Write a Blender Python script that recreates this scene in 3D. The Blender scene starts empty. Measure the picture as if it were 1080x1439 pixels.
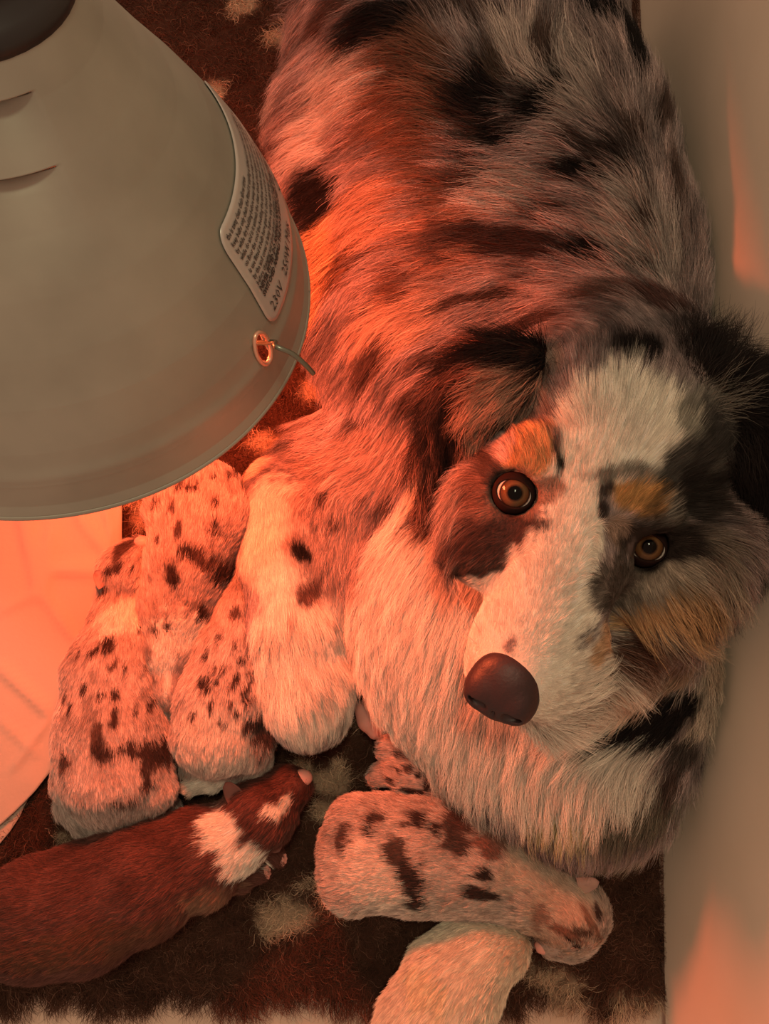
import bpy, math, random
import numpy as np
import openvdb as vdb
from mathutils import Vector, Matrix
from mathutils.bvhtree import BVHTree

S = bpy.context.scene
COL = S.collection
rng = np.random.default_rng(7)

# ------------------------------------------------------------------ camera
F = 1100.0                 # focal length in pixels of the 1080 x 1439 frame
H = 0.60                   # camera height over the floor
TILT = math.radians(5.1)
cam = bpy.data.cameras.new('camera'); camo = bpy.data.objects.new('camera', cam); COL.objects.link(camo)
cam.sensor_fit = 'VERTICAL'; cam.sensor_height = 36.0; cam.lens = F/1439*36.0
cam.clip_start = 0.01
camo.location = (0, 0, H); camo.rotation_euler = (TILT, 0, 0)
S.camera = camo

# ------------------------------------------------------------------ light and exposure
W = bpy.data.worlds.new('room'); S.world = W; W.use_nodes = True
W.node_tree.nodes['Background'].inputs[0].default_value = (1.0, 0.57, 0.38, 1)  # reddish ambient fill, added for red light bounced onto the wall
W.node_tree.nodes['Background'].inputs[1].default_value = 0.53

def area(name, loc, target, size, power, color):
    l = bpy.data.lights.new(name, 'AREA'); l.size = size; l.energy = power; l.color = color
    o = bpy.data.objects.new(name, l); COL.objects.link(o); o.location = loc
    o.rotation_euler = (Vector(target)-Vector(loc)).to_track_quat('-Z', 'Y').to_euler(); return o
area('ceiling_light', (0.02, 0.42, 1.6), (0.05, 0.0, 0.0), 0.20, 5.6, (1.0, 0.92, 0.60))
LAMP_COLOR = (1.0, 0.125, 0.04)
LAMP_POWER = 250.0
S.view_settings.view_transform = 'Standard'; S.view_settings.look = 'None'
S.view_settings.gamma = 1; S.view_settings.use_curve_mapping = False
S.view_settings.exposure = -0.05
S.cycles.max_bounces = 6; S.cycles.diffuse_bounces = 3; S.cycles.glossy_bounces = 3
S.cycles.transparent_max_bounces = 4; S.cycles.transmission_bounces = 2
S.cycles_curves.shape = 'RIBBONS'; S.cycles_curves.subdivisions = 2
S.cycles.use_denoising = True

# ------------------------------------------------------------------ placing helpers
ct, st = math.cos(TILT), math.sin(TILT)
CAM = np.array([0, 0, H])
def ray(px, py):
    d = np.array([(px-540)/F, -(py-719.5)/F, -1.0])
    return np.array([d[0], ct*d[1]-st*d[2], st*d[1]+ct*d[2]])
def P(px, py, z):
    """world point at height z (metres) seen at that place of the photograph"""
    d = ray(px, py); return CAM + d*((z-H)/d[2])
def R(px, py, z, rpx):
    d = ray(px, py); return rpx*((z-H)/d[2])/F

# ------------------------------------------------------------------ noise
def _h(ix, iy, iz, s=0):
    n = (ix*374761393 + iy*668265263 + iz*2147483647 + s*1274126177) & 0xffffffff
    n = ((n ^ (n >> 13))*1274126177) & 0xffffffff
    n = ((n ^ (n >> 16))*2246822519) & 0xffffffff
    return ((n ^ (n >> 15)) & 0xffffff)/float(0xffffff)
def noise(p, scale, s=0):
    q = p*scale + 311.7; i = np.floor(q).astype(np.int64); f = q-i; f = f*f*(3-2*f); r = 0
    for dx in (0, 1):
        for dy in (0, 1):
            for dz in (0, 1):
                w = (f[:, 0] if dx else 1-f[:, 0])*(f[:, 1] if dy else 1-f[:, 1])*(f[:, 2] if dz else 1-f[:, 2])
                r = r + w*_h(i[:, 0]+dx, i[:, 1]+dy, i[:, 2]+dz, s)
    return r*2-1
def noise3(p, scale, s=0):
    return np.stack([noise(p, scale, s), noise(p, scale, s+11), noise(p, scale, s+23)], 1)
def clumps(p, cell):
    q = p/cell; i0 = np.floor(q).astype(np.int64); best = np.full(len(p), 1e9); c = np.zeros_like(p); cid = np.zeros(len(p))
    for dx in (-1, 0, 1):
        for dy in (-1, 0, 1):
            for dz in (-1, 0, 1):
                i = i0+np.array([dx, dy, dz])
                j = np.stack([_h(i[:, 0], i[:, 1], i[:, 2], k) for k in (1, 2, 3)], 1)
                fp = i+j; d = ((fp-q)**2).sum(1); m = d < best
                best[m] = d[m]; c[m] = fp[m]*cell; cid[m] = j[m, 0]
    return c, cid
def unit(v):
    return v/np.maximum(np.linalg.norm(v, axis=-1, keepdims=True), 1e-9)
def sstep(a, b, x):
    t = np.clip((x-a)/(b-a), 0, 1); return t*t*(3-2*t)

# ------------------------------------------------------------------ materials
def mat(name, color=(.5, .5, .5), rough=.6, metal=0.0, spec=.5, attr=None, emit=None, estr=0, coat=0, bump=None, sss=0):
    m = bpy.data.materials.new(name); m.use_nodes = True; nt = m.node_tree; b = nt.nodes['Principled BSDF']
    b.inputs['Base Color'].default_value = (*color, 1); b.inputs['Roughness'].default_value = rough
    b.inputs['Metallic'].default_value = metal; b.inputs['Specular IOR Level'].default_value = spec
    b.inputs['Coat Weight'].default_value = coat; b.inputs['Coat Roughness'].default_value = .05
    if sss: b.inputs['Subsurface Weight'].default_value = sss; b.inputs['Subsurface Scale'].default_value = .004
    if attr:
        a = nt.nodes.new('ShaderNodeAttribute'); a.attribute_name = attr; nt.links.new(a.outputs['Color'], b.inputs['Base Color'])
    if emit: b.inputs['Emission Color'].default_value = (*emit, 1); b.inputs['Emission Strength'].default_value = estr
    if bump:
        tc = nt.nodes.new('ShaderNodeTexCoord'); n = nt.nodes.new('ShaderNodeTexNoise'); n.inputs['Scale'].default_value = bump[0]
        n.inputs['Detail'].default_value = 6
        nt.links.new(tc.outputs['Object'], n.inputs['Vector'])
        bp = nt.nodes.new('ShaderNodeBump'); bp.inputs['Strength'].default_value = bump[1]; bp.inputs['Distance'].default_value = bump[2]
        nt.links.new(n.outputs['Fac'], bp.inputs['Height']); nt.links.new(bp.outputs[0], b.inputs['Normal'])
        if len(bump) > 3:      # mottled colour
            cr = nt.nodes.new('ShaderNodeMix'); cr.data_type = 'RGBA'
            n2 = nt.nodes.new('ShaderNodeTexNoise'); n2.inputs['Scale'].default_value = bump[4]; n2.inputs['Detail'].default_value = 8
            nt.links.new(tc.outputs['Object'], n2.inputs['Vector'])
            rp = nt.nodes.new('ShaderNodeValToRGB'); rp.color_ramp.elements[0].position = .35; rp.color_ramp.elements[1].position = .7
            nt.links.new(n2.outputs['Fac'], rp.inputs[0]); nt.links.new(rp.outputs[0], cr.inputs[0])
            cr.inputs[6].default_value = (*color, 1); cr.inputs[7].default_value = (*bump[3], 1)
            nt.links.new(cr.outputs[2], b.inputs['Base Color'])
    return m
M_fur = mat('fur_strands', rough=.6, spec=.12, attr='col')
def root_tone(m, lo=.68):  # banded hair; its dark roots also hold painted shade between clumps
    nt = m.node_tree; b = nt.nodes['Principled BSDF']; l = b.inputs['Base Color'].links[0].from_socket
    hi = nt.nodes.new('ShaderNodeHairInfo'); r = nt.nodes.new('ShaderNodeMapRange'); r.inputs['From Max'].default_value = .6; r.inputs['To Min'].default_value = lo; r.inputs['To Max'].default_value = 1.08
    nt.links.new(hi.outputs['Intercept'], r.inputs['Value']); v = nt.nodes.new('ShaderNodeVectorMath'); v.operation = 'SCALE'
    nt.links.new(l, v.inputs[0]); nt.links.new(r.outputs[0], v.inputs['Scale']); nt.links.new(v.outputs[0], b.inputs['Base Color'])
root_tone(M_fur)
M_skin = mat('fur_skin', rough=.9, spec=.1, attr='col')
M_nose = mat('nose_leather', (.028, .013, .014), rough=.48, spec=.4, bump=(520, .35, .0006))
M_lid = mat('eyelid_skin', (.016, .008, .007), rough=.9, spec=.05)
M_pink = mat('pink_skin', (.75, .33, .27), rough=.5, spec=.4, sss=.2, bump=(400, .2, .0004))
M_mouth = mat('dark_lip', (.02, .01, .01), rough=.5)
M_wall = mat('box_wall_paint', (.88, .79, .66), rough=.5, spec=.3, bump=(18, .12, .004, (.76, .68, .54), 5))
M_floor = mat('box_floor', (.66, .50, .39), rough=.6, bump=(60, .3, .002, (.52, .38, .29), 22))
M_pad = mat('pad_cloth', (.50, .385, .31), rough=.9, spec=.1, bump=(260, .25, .0008))
M_alu = mat('spun_aluminium', (.36, .36, .30), rough=.48, metal=.5, bump=(40, .06, .001, (.29, .29, .24), 26))
M_sticker = mat('clear_sticker', (.50, .48, .44), rough=.35, metal=.35, spec=.5)
M_ink = mat('black_ink', (.03, .027, .024), rough=.7)
M_black = mat('black_plastic', (.012, .012, .012), rough=.45)
M_wire = mat('guard_wire', (.20, .22, .17), rough=.35, metal=.9)
M_silver = mat('silvered_glass', (.7, .66, .62), rough=.25, metal=.9)
M_bulb = mat('red_bulb_glass', (.6, .05, .03), emit=LAMP_COLOR, estr=LAMP_POWER)

# ------------------------------------------------------------------ object helpers
def link(o, parent=None):
    COL.objects.link(o)
    if parent is not None: o.parent = parent
    return o
def tag(o, label=None, cat=None, group=None, kind=None):
    if label: o['label'] = label
    if cat: o['category'] = cat
    if group: o['group'] = group
    if kind: o['kind'] = kind
    return o
def mesh_obj(name, V, Fc, material, parent=None, smooth=True, col=None):
    me = bpy.data.meshes.new(name)
    V = np.asarray(V, float)
    me.from_pydata(V.tolist(), [], [tuple(int(i) for i in f) for f in Fc])
    me.materials.append(material)
    if smooth: me.shade_smooth()
    if col is not None:
        a = me.color_attributes.new('col', 'FLOAT_COLOR', 'POINT')
        a.data.foreach_set('color', np.concatenate([col, np.ones((len(col), 1))], 1).astype(np.float32).ravel())
    return link(bpy.data.objects.new(name, me), parent)
def quad_obj(name, V, Q, material, parent=None, col=None):
    me = bpy.data.meshes.new(name); n = len(Q)
    me.vertices.add(len(V)); me.vertices.foreach_set('co', V.astype(np.float32).ravel())
    me.loops.add(n*4); me.loops.foreach_set('vertex_index', Q.astype(np.int32).ravel())
    me.polygons.add(n); me.polygons.foreach_set('loop_start', np.arange(0, n*4, 4, dtype=np.int32))
    me.update(calc_edges=True); me.materials.append(material); me.shade_smooth()
    if col is not None:
        a = me.color_attributes.new('col', 'FLOAT_COLOR', 'POINT')
        a.data.foreach_set('color', np.concatenate([col, np.ones((len(col), 1))], 1).astype(np.float32).ravel())
    return link(bpy.data.objects.new(name, me), parent)

class Field:
    """signed distance of smoothly blended rounded shapes, polygonised into one continuous mesh"""
    def __init__(s, lo, hi, h):
        s.lo = np.array(lo, float); s.h = h; s.n = np.ceil((np.array(hi)-s.lo)/h).astype(int)+1
        s.d = np.full(tuple(s.n), 0.05, np.float32)
    def _blk(s, lo, hi):
        a = np.clip(((lo-s.lo)/s.h).astype(int)-1, 0, s.n); b = np.clip(((hi-s.lo)/s.h).astype(int)+2, 0, s.n)
        if (b <= a).any(): return None, None
        sl = tuple(slice(i, j) for i, j in zip(a, b))
        g = [s.lo[k]+s.h*np.arange(a[k], b[k]) for k in range(3)]
        X, Y, Z = np.meshgrid(*g, indexing='ij'); return sl, (X, Y, Z)
    def _put(s, sl, e, k, sub):
        d = s.d[sl]
        if sub:
            e = -e; hh = np.clip(.5-.5*(d-e)/k, 0, 1); s.d[sl] = d+(e-d)*hh+k*hh*(1-hh)
        else:
            hh = np.clip(.5+.5*(d-e)/k, 0, 1); s.d[sl] = d+(e-d)*hh-k*hh*(1-hh)
    def cap(s, a, b, ra, rb, k=.01, sub=False):
        a, b = np.array(a), np.array(b); m = max(ra, rb)+.02+k
        sl, g = s._blk(np.minimum(a, b)-m, np.maximum(a, b)+m)
        if sl is None: return
        ab = b-a; L = max(ab@ab, 1e-12)
        t = np.clip(((g[0]-a[0])*ab[0]+(g[1]-a[1])*ab[1]+(g[2]-a[2])*ab[2])/L, 0, 1)
        e = np.sqrt((g[0]-a[0]-t*ab[0])**2+(g[1]-a[1]-t*ab[1])**2+(g[2]-a[2]-t*ab[2])**2)-(ra+(rb-ra)*t)
        s._put(sl, e, k, sub)
    def ell(s, c, r, k=.01, A=None, sub=False):
        A = np.eye(3) if A is None else A; r = np.array(r, float); m = r.max()+.02+k
        sl, g = s._blk(c-m, c+m)
        if sl is None: return
        q = [(g[0]-c[0])*A[i, 0]+(g[1]-c[1])*A[i, 1]+(g[2]-c[2])*A[i, 2] for i in range(3)]
        k0 = np.sqrt(sum((q[i]/r[i])**2 for i in range(3))); k1 = np.sqrt(sum((q[i]/r[i]**2)**2 for i in range(3)))+1e-9
        s._put(sl, k0*(k0-1)/k1, k, sub)
    def chain(s, pts, k=.01):
        for (a, ra), (b, rb) in zip(pts[:-1], pts[1:]): s.cap(a, b, ra, rb, k)
    def floor(s, z):
        zz = s.lo[2]+s.h*np.arange(s.n[2]); s.d = np.maximum(s.d, (z-zz)[None, None, :])
    def hit(s, px, py):
        d = unit(ray(px, py))
        for t in np.arange(.2, 1.0, .001):
            p = CAM+d*t; i = ((p-s.lo)/s.h).astype(int)
            if (i >= 0).all() and (i < s.n).all() and s.d[tuple(i)] < 0: return p, d
        return None, d
    def mesh(s):
        G = vdb.FloatGrid(.05); G.copyFromArray(np.clip(s.d, -.05, .05).astype(np.float32))
        V, Q = G.convertToQuads(isovalue=0.0)[:2] if True else None
        V = V*s.h+s.lo; Q = Q.astype(np.int64)
        i = np.clip(((V-s.lo)/s.h).round().astype(int), 1, s.n-2)
        a, b, c = V[Q[:, 0]], V[Q[:, 1]], V[Q[:, 2]]; fn = np.cross(b-a, c-a)
        N = np.zeros_like(V)
        for k in range(4): np.add.at(N, Q[:, k], fn)
        N = unit(N)
        g = np.stack([s.d[i[:, 0]+1, i[:, 1], i[:, 2]]-s.d[i[:, 0]-1, i[:, 1], i[:, 2]], s.d[i[:, 0], i[:, 1]+1, i[:, 2]]-s.d[i[:, 0], i[:, 1]-1, i[:, 2]], s.d[i[:, 0], i[:, 1], i[:, 2]+1]-s.d[i[:, 0], i[:, 1], i[:, 2]-1]], 1)
        if (g*N).sum() < 0: N = -N; Q = Q[:, ::-1]
        return V, Q, N

def make_bvh(V, Q): return BVHTree.FromPolygons(V.tolist(), Q.tolist())
def pick(bvh, px, py, z0=.03):
    h = bvh.ray_cast(Vector(CAM), Vector(unit(ray(px, py))))
    return np.array(h[0]) if h[0] is not None else P(px, py, z0)

class Coat:
    """coat pattern: patches that sit on the animal as 3-D ellipsoids"""
    def __init__(s, bvh, base, zpad=.03):
        s.bvh = bvh; s.base = base; s.items = []; s.zpad = zpad
    def add(s, rows, edge=.18, nz=.30, nscale=90):
        for (px, py, a, b, ang, c) in rows:
            o = pick(s.bvh, px, py); sc = (H-o[2])/F; t = math.radians(ang)
            s.items.append((o, np.array([math.cos(t), math.sin(t), 0]), np.array([-math.sin(t), math.cos(t), 0]), a*sc, b*sc, np.array(c), edge, nz, nscale))
    def __call__(s, p):
        c = s.base(p)
        warp = noise3(p, 45, 5)*.003 + noise3(p, 160, 9)*.0012
        q = p+warp
        for (o, u, v, a, b, col, e, nz, ns) in s.items:
            d = q-o; r = max(a, b)*2.2
            m = (np.abs(d).max(1) < r+s.zpad)
            if not m.any(): continue
            dm = d[m]; k = np.sqrt((dm@u/a)**2+(dm@v/b)**2+(dm[:, 2]/(max(a, b)*1.5+s.zpad))**2)
            k = k+nz*noise(p[m], ns, 3)+.12*noise(p[m], 600, 8)
            w = (1-sstep(1-e, 1+e, k))[:, None]
            c[m] = c[m]*(1-w)+col*w
        return np.clip(c, .004, .95)

class Flow:
    def __init__(s): s.p = []; s.d = []
    def add(s, p, d): s.p.append(np.array(p)); s.d.append(unit(np.array(d, float)))
    def px(s, bvh, rows):
        for (x, y, dx, dy) in rows: s.add(pick(bvh, x, y), (dx, -dy, 0))
    def __call__(s, p):
        Pn, D = np.array(s.p), np.array(s.d); out = np.zeros_like(p)
        for i in range(0, len(p), 20000):
            q = p[i:i+20000]; d2 = ((q[:, None, :]-Pn[None])**2).sum(2)+1e-5
            out[i:i+20000] = (d2**-1.8)@D
        return unit(out)

def strands(name, parent, roots, nrm, tdir, length, color, rad, lift=.35, K=5, clump=.006, pull=.5, curl=0.0, frizz=.15, droop=.0, kind=None, cell_len=.2, material=None, tone=.22):
    """real hair curves: every strand a tapered curve rooted on the skin"""
    n = len(roots)
    t = unit(tdir-(tdir*nrm).sum(1, keepdims=True)*nrm)
    jit = noise3(roots, 140, 31)*frizz + rng.normal(0, frizz*.45, (n, 3))
    cc, cid = clumps(roots+noise3(roots, 60, 41)*clump*.4, clump)
    lift = np.broadcast_to(np.asarray(lift, float), (n,))*(1+.35*(cid-.5))
    t = unit(t+jit)
    d0 = unit(t*np.cos(lift)[:, None]+nrm*np.sin(lift)[:, None])
    L = length*(1+cell_len*(cid-.5)*2)*rng.uniform(.72, 1.05, n)
    color = np.clip(color*(1+tone*(cid[:, None]-.5)*2), .003, .95)
    off = cc-roots; off = off-(off*nrm).sum(1, keepdims=True)*nrm
    s = np.linspace(0, 1, K)
    pts = np.empty((n, K, 3))
    side = np.cross(nrm, t); ph = rng.uniform(0, 6.28, n); cr = np.cross(t, side)
    bend = t-nrm*.55
    for i, x in enumerate(s):
        q = roots+L[:, None]*(d0*x+(bend*.38)*x*x*np.sin(lift)[:, None])
        q = q+off*(pull*x**1.3)
        q[:, 2] -= droop*L*x*x
        if curl: q = q+(side*np.sin(ph+x*7)[:, None]+cr*np.cos(ph+x*7)[:, None])*(curl*x)
        pts[:, i] = q
    h = bpy.data.hair_curves.new(name); h.add_curves([K]*n)
    h.attributes['position'].data.foreach_set('vector', pts.astype(np.float32).ravel())
    ra = h.attributes.get('radius') or h.attributes.new('radius', 'FLOAT', 'POINT')
    rr = np.broadcast_to(np.asarray(rad, float), (n,))[:, None]*(1-.8*s**1.5)[None]
    ra.data.foreach_set('value', rr.astype(np.float32).ravel())
    ca = h.attributes.new('col', 'FLOAT_COLOR', 'CURVE')
    ca.data.foreach_set('color', np.concatenate([color, np.ones((n, 1))], 1).astype(np.float32).ravel())
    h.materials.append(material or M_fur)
    o = link(bpy.data.objects.new(name, h), parent)
    if kind: o['kind'] = kind
    return o

def scatter(V, Q, N, dens_fn):
    T = np.concatenate([Q[:, [0, 1, 2]], Q[:, [0, 2, 3]]]); a, b, c = V[T[:, 0]], V[T[:, 1]], V[T[:, 2]]
    ar = .5*np.linalg.norm(np.cross(b-a, c-a), axis=1); cen = (a+b+c)/3; nn = N[T[:, 0]]
    w = ar*dens_fn(cen, nn); n = int(w.sum())
    i = rng.choice(len(T), n, p=w/w.sum()); u, v = rng.random(n), rng.random(n); m = u+v > 1; u[m], v[m] = 1-u[m], 1-v[m]
    k0, k1, k2 = (1-u-v)[:, None], u[:, None], v[:, None]; T = T[i]
    return V[T[:, 0]]*k0+V[T[:, 1]]*k1+V[T[:, 2]]*k2, unit(N[T[:, 0]]*k0+N[T[:, 1]]*k1+N[T[:, 2]]*k2)

def in_view(cen, margin=.12):
    z = np.maximum(H-cen[:, 2], .05)
    return (np.abs(cen[:, 0])/z < .5+margin) & (np.abs(cen[:, 1]/z-.09) < .68+margin)

# ------------------------------------------------------------------ colours
BLACK = (.008, .006, .006); WHITE = (.70, .63, .54); TAN = (.50, .22, .07); FACEWHITE = (.80, .73, .62); GREY = (.27, .21, .20); DARK = (.07, .045, .038)
LIGHT = (.52, .46, .42); BROWN = (.17, .085, .055); COPPER = (.52, .27, .12)

# ================================================================== THE SETTING
xa, xb = P(903, 0, 0), P(941, 1439, 0)
dw = unit((xa-xb)*np.array([1, 1, 0])); nw = np.array([dw[1], -dw[0], 0])     # towards +x
A = xb-dw*.35; B = xa+dw*.35
def wall(name, A, B, n, h, th):
    nx = 60; V = []; Fc = []
    for side, off in ((0, 0.0), (1, th)):
        for i in range(nx+1):
            for j in range(13):
                z = h*j/12; p = A+(B-A)*i/nx+n*off
                if side == 0: p = p+n*(.0012*math.sin(i*.35)+.012*z/h) - n*.002*max(0, 1-z/.02)**2
                V.append((p[0], p[1], z))
    m = (nx+1)*13
    for s_ in (0, 1):
        for i in range(nx):
            for j in range(12):
                a = s_*m+i*13+j; f = (a, a+13, a+14, a+1); Fc.append(f[::-1] if s_ else f)
    for i in range(nx): a = i*13+12; Fc.append((a, a+13, m+a+13, m+a))
    for e in (0, nx):
        for j in range(12): a = e*13+j; Fc.append((a, a+1, m+a+1, m+a))
    return tag(mesh_obj(name, V, Fc, M_wall), kind='structure')
wall('wall_right', A, B, nw, .42, .018)
fl = mesh_obj('floor', [(-.55, -.62, -.012), (.25, -.62, -.012), (.25, .75, -.012), (-.55, .75, -.012), (-.55, -.62, -.04), (.25, -.62, -.04), (.25, .75, -.04), (-.55, .75, -.04)],
              [(0, 1, 2, 3), (7, 6, 5, 4), (0, 4, 5, 1), (1, 5, 6, 2), (2, 6, 7, 3), (3, 7, 4, 0)], M_floor, smooth=False)
tag(fl, kind='structure')

# ================================================================== THE RUG
def rug_bottom(x):        # wavy front edge of the rug
    base = P(540, 1414, 0)[1]
    return base+.004*np.sin(x*70)+.003*np.sin(x*190+1)
def rug():
    x0, x1, y1 = -.50, None, .62
    nx, ny = 150, 180; V = []; 
    for i in range(nx+1):
        for j in range(ny+1):
            u, v = i/nx, j/ny; y = None
            x = x0+u*(.193-x0); yb = rug_bottom(x); y = yb+(y1-yb)*v
            xr = (A+(B-A)*((y-A[1])/(B[1]-A[1])))[0]-.0012; x = x0+u*(xr-x0)
            e = min(1, min(v*(y1-yb)/.008, (1-u)*(xr-x0)/.006)); z = -.011+.010*math.sqrt(max(0, 1-(1-e)**2))
            V.append((x, y, z))
    V = np.array(V); k = (ny+1)
    V[:, 2] += .0012*noise(V, 40, 2)*(V[:, 2] > -.004)
    Q = np.array([(i*k+j, (i+1)*k+j, (i+1)*k+j+1, i*k+j+1) for i in range(nx) for j in range(ny)])
    N = np.zeros_like(V); N[:, 2] = 1
    spots = [(400, 50, 26, 16), (345, 8, 20, 12), (298, 126, 20, 13), (440, 30, 12, 10), (330, -5, 14, 20), (415, 25, 12, 9),
             (442, 545, 26, 16), (372, 622, 22, 12), (190, 700, 14, 20), (205, 730, 18, 16), (455, 1098, 34, 20), (418, 1075, 16, 12), (470, 1070, 12, 10), (455, 1142, 20, 16),
             (402, 1290, 40, 20), (375, 1300, 16, 10), (470, 1268, 20, 18), (452, 1240, 14, 10), (430, 1245, 12, 10), (395, 1262, 10, 9),
             (770, 1370, 30, 14), (800, 1390, 22, 12), (90, 1170, 14, 8), (520, 1015, 16, 20), (900, 1405, 40, 9), (810, 1412, 26, 8)]
    sp = [(P(x, y, 0), R(x, y, 0, a), R(x, y, 0, b)) for x, y, a, b in spots]
    def colour(p):
        c = np.tile(np.array([.078, .036, .024]), (len(p), 1))*(1+.35*noise(p, 120, 4)[:, None]+.2*noise(p, 25, 6)[:, None])
        w = p+noise3(p, 70, 5)*.005
        for o, a, b in sp:
            k = np.sqrt(((w[:, 0]-o[0])/a)**2+((w[:, 1]-o[1])/b)**2)+.2*noise(p, 200, 7)
            m = (1-sstep(.75, 1.2, k))[:, None]; c = c*(1-m)+np.array([.50, .36, .25])*m
        return np.clip(c, .01, .9)
    o = quad_obj('fleece_rug', V, Q, M_skin, col=colour(V)*.6)
    tag(o, 'dark brown fleece rug with cream paw patches under the dogs', 'rug')
    yb = P(540, 1414, 0)[1]
    r, n = scatter(V, Q, N, lambda c, nn: 3.1e5*in_view(c, .05)*np.where(c[:, 1] < yb+.10, 1.5, 1))
    nr = len(r); fd = noise3(r, 110, 12)+noise3(r, 35, 14)*.8+rng.normal(0, .35, (nr, 3)); fd[:, 2] = 0
    edge = (1-sstep(0, .03, r[:, 1]-yb))[:, None]
    fd = unit(unit(fd)+edge*np.array([[0, -1.7, 0]]))
    Lg = .0105*(1+.3*noise(r, 60, 3))+.007*edge[:, 0]
    c = colour(r)*(1+rng.normal(0, .16, (nr, 1))); lt = rng.random(nr) < .07; c[lt] = c[lt]*1.5+np.array([.09, .055, .04])
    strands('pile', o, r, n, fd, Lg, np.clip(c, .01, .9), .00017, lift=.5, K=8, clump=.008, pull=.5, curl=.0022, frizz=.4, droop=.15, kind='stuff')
rug()

# ================================================================== THE PAD (white cloth on the left)
def cloth(name, outline, z, label, seed):
    """cloth sheet: outline given from its free edge; wrinkled, thin but solid"""
    pts = np.array([P(x, y, z)[:2] for x, y in outline]); y0, y1 = pts[:, 1].min(), pts[:, 1].max()
    nv, nu = 130, 70; V = []
    for j in range(nv+1):
        y = y0+(y1-y0)*j/nv; xr = np.interp(y, pts[::-1, 1], pts[::-1, 0])
        for i in range(nu+1): V.append((-.46+(xr+.46)*(i/nu)**.8, y, z))
    V = np.array(V); p = V.copy(); p[:, 2] = seed
    def fold(a, b, w, hgt):
        a, b = P(*a, z)[:2], P(*b, z)[:2]; ab = b-a; q = V[:, :2]-a; t = np.clip(q@ab/(ab@ab), 0, 1)
        d = np.linalg.norm(q-t[:, None]*ab, axis=1); return 2.0*hgt*np.exp(-(d/w)**2)*(1-(2*t-1)**4*.6)
    wz = .0016*noise(p, 22, 1)+.0007*noise(p, 60, 2)+.00045*np.abs(noise(p*np.array([1, .25, 1]), 160, 3))
    for a, b, w, hg in FOLDS: wz = wz+fold(a, b, w, hg)
    V[:, 2] = np.minimum(V[:, 2]+wz+.0015, .0108)
    k = nu+1; Q = [(j*k+i, j*k+i+1, (j+1)*k+i+1, (j+1)*k+i) for j in range(nv) for i in range(nu)]
    o = mesh_obj(name, V, Q, M_pad); md = o.modifiers.new('thickness', 'SOLIDIFY'); md.thickness = .0012; md.offset = -1
    return tag(o, label, 'pad')
FOLDS = [((0, 935), (70, 1000), .0035, .003), ((70, 800), (175, 800), .005, .003), ((60, 830), (30, 700), .006, .003), ((110, 720), (165, 790), .004, .0035), ((60, 830), (110, 900), .003, .0025),
         ((150, 705), (160, 760), .0025, .003), ((0, 1010), (55, 1060), .002, .0015), ((75, 740), (60, 830), .007, .0025), ((20, 1080), (70, 1010), .003, .0015), ((0, 860), (60, 830), .003, .0015)]
cloth('absorbent_pad', [(172, 300), (172, 700), (172, 790), (150, 880), (118, 960), (92, 1030), (76, 1078), (50, 1112), (22, 1140), (0, 1160), (-60, 1195), (-160, 1215)], .006, 'pale pink-lit cloth pad with creases beside the leftmost puppy', 3.3)
FOLDS = [((0, 1150), (35, 1130), .003, .001)]
cloth('absorbent_pad', [(60, 1050), (52, 1095), (42, 1118), (30, 1145), (15, 1168), (0, 1186), (-50, 1225), (-160, 1260)], .0015, 'lower cloth pad whose edge peeks out under the creased pad', 8.1)

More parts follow.
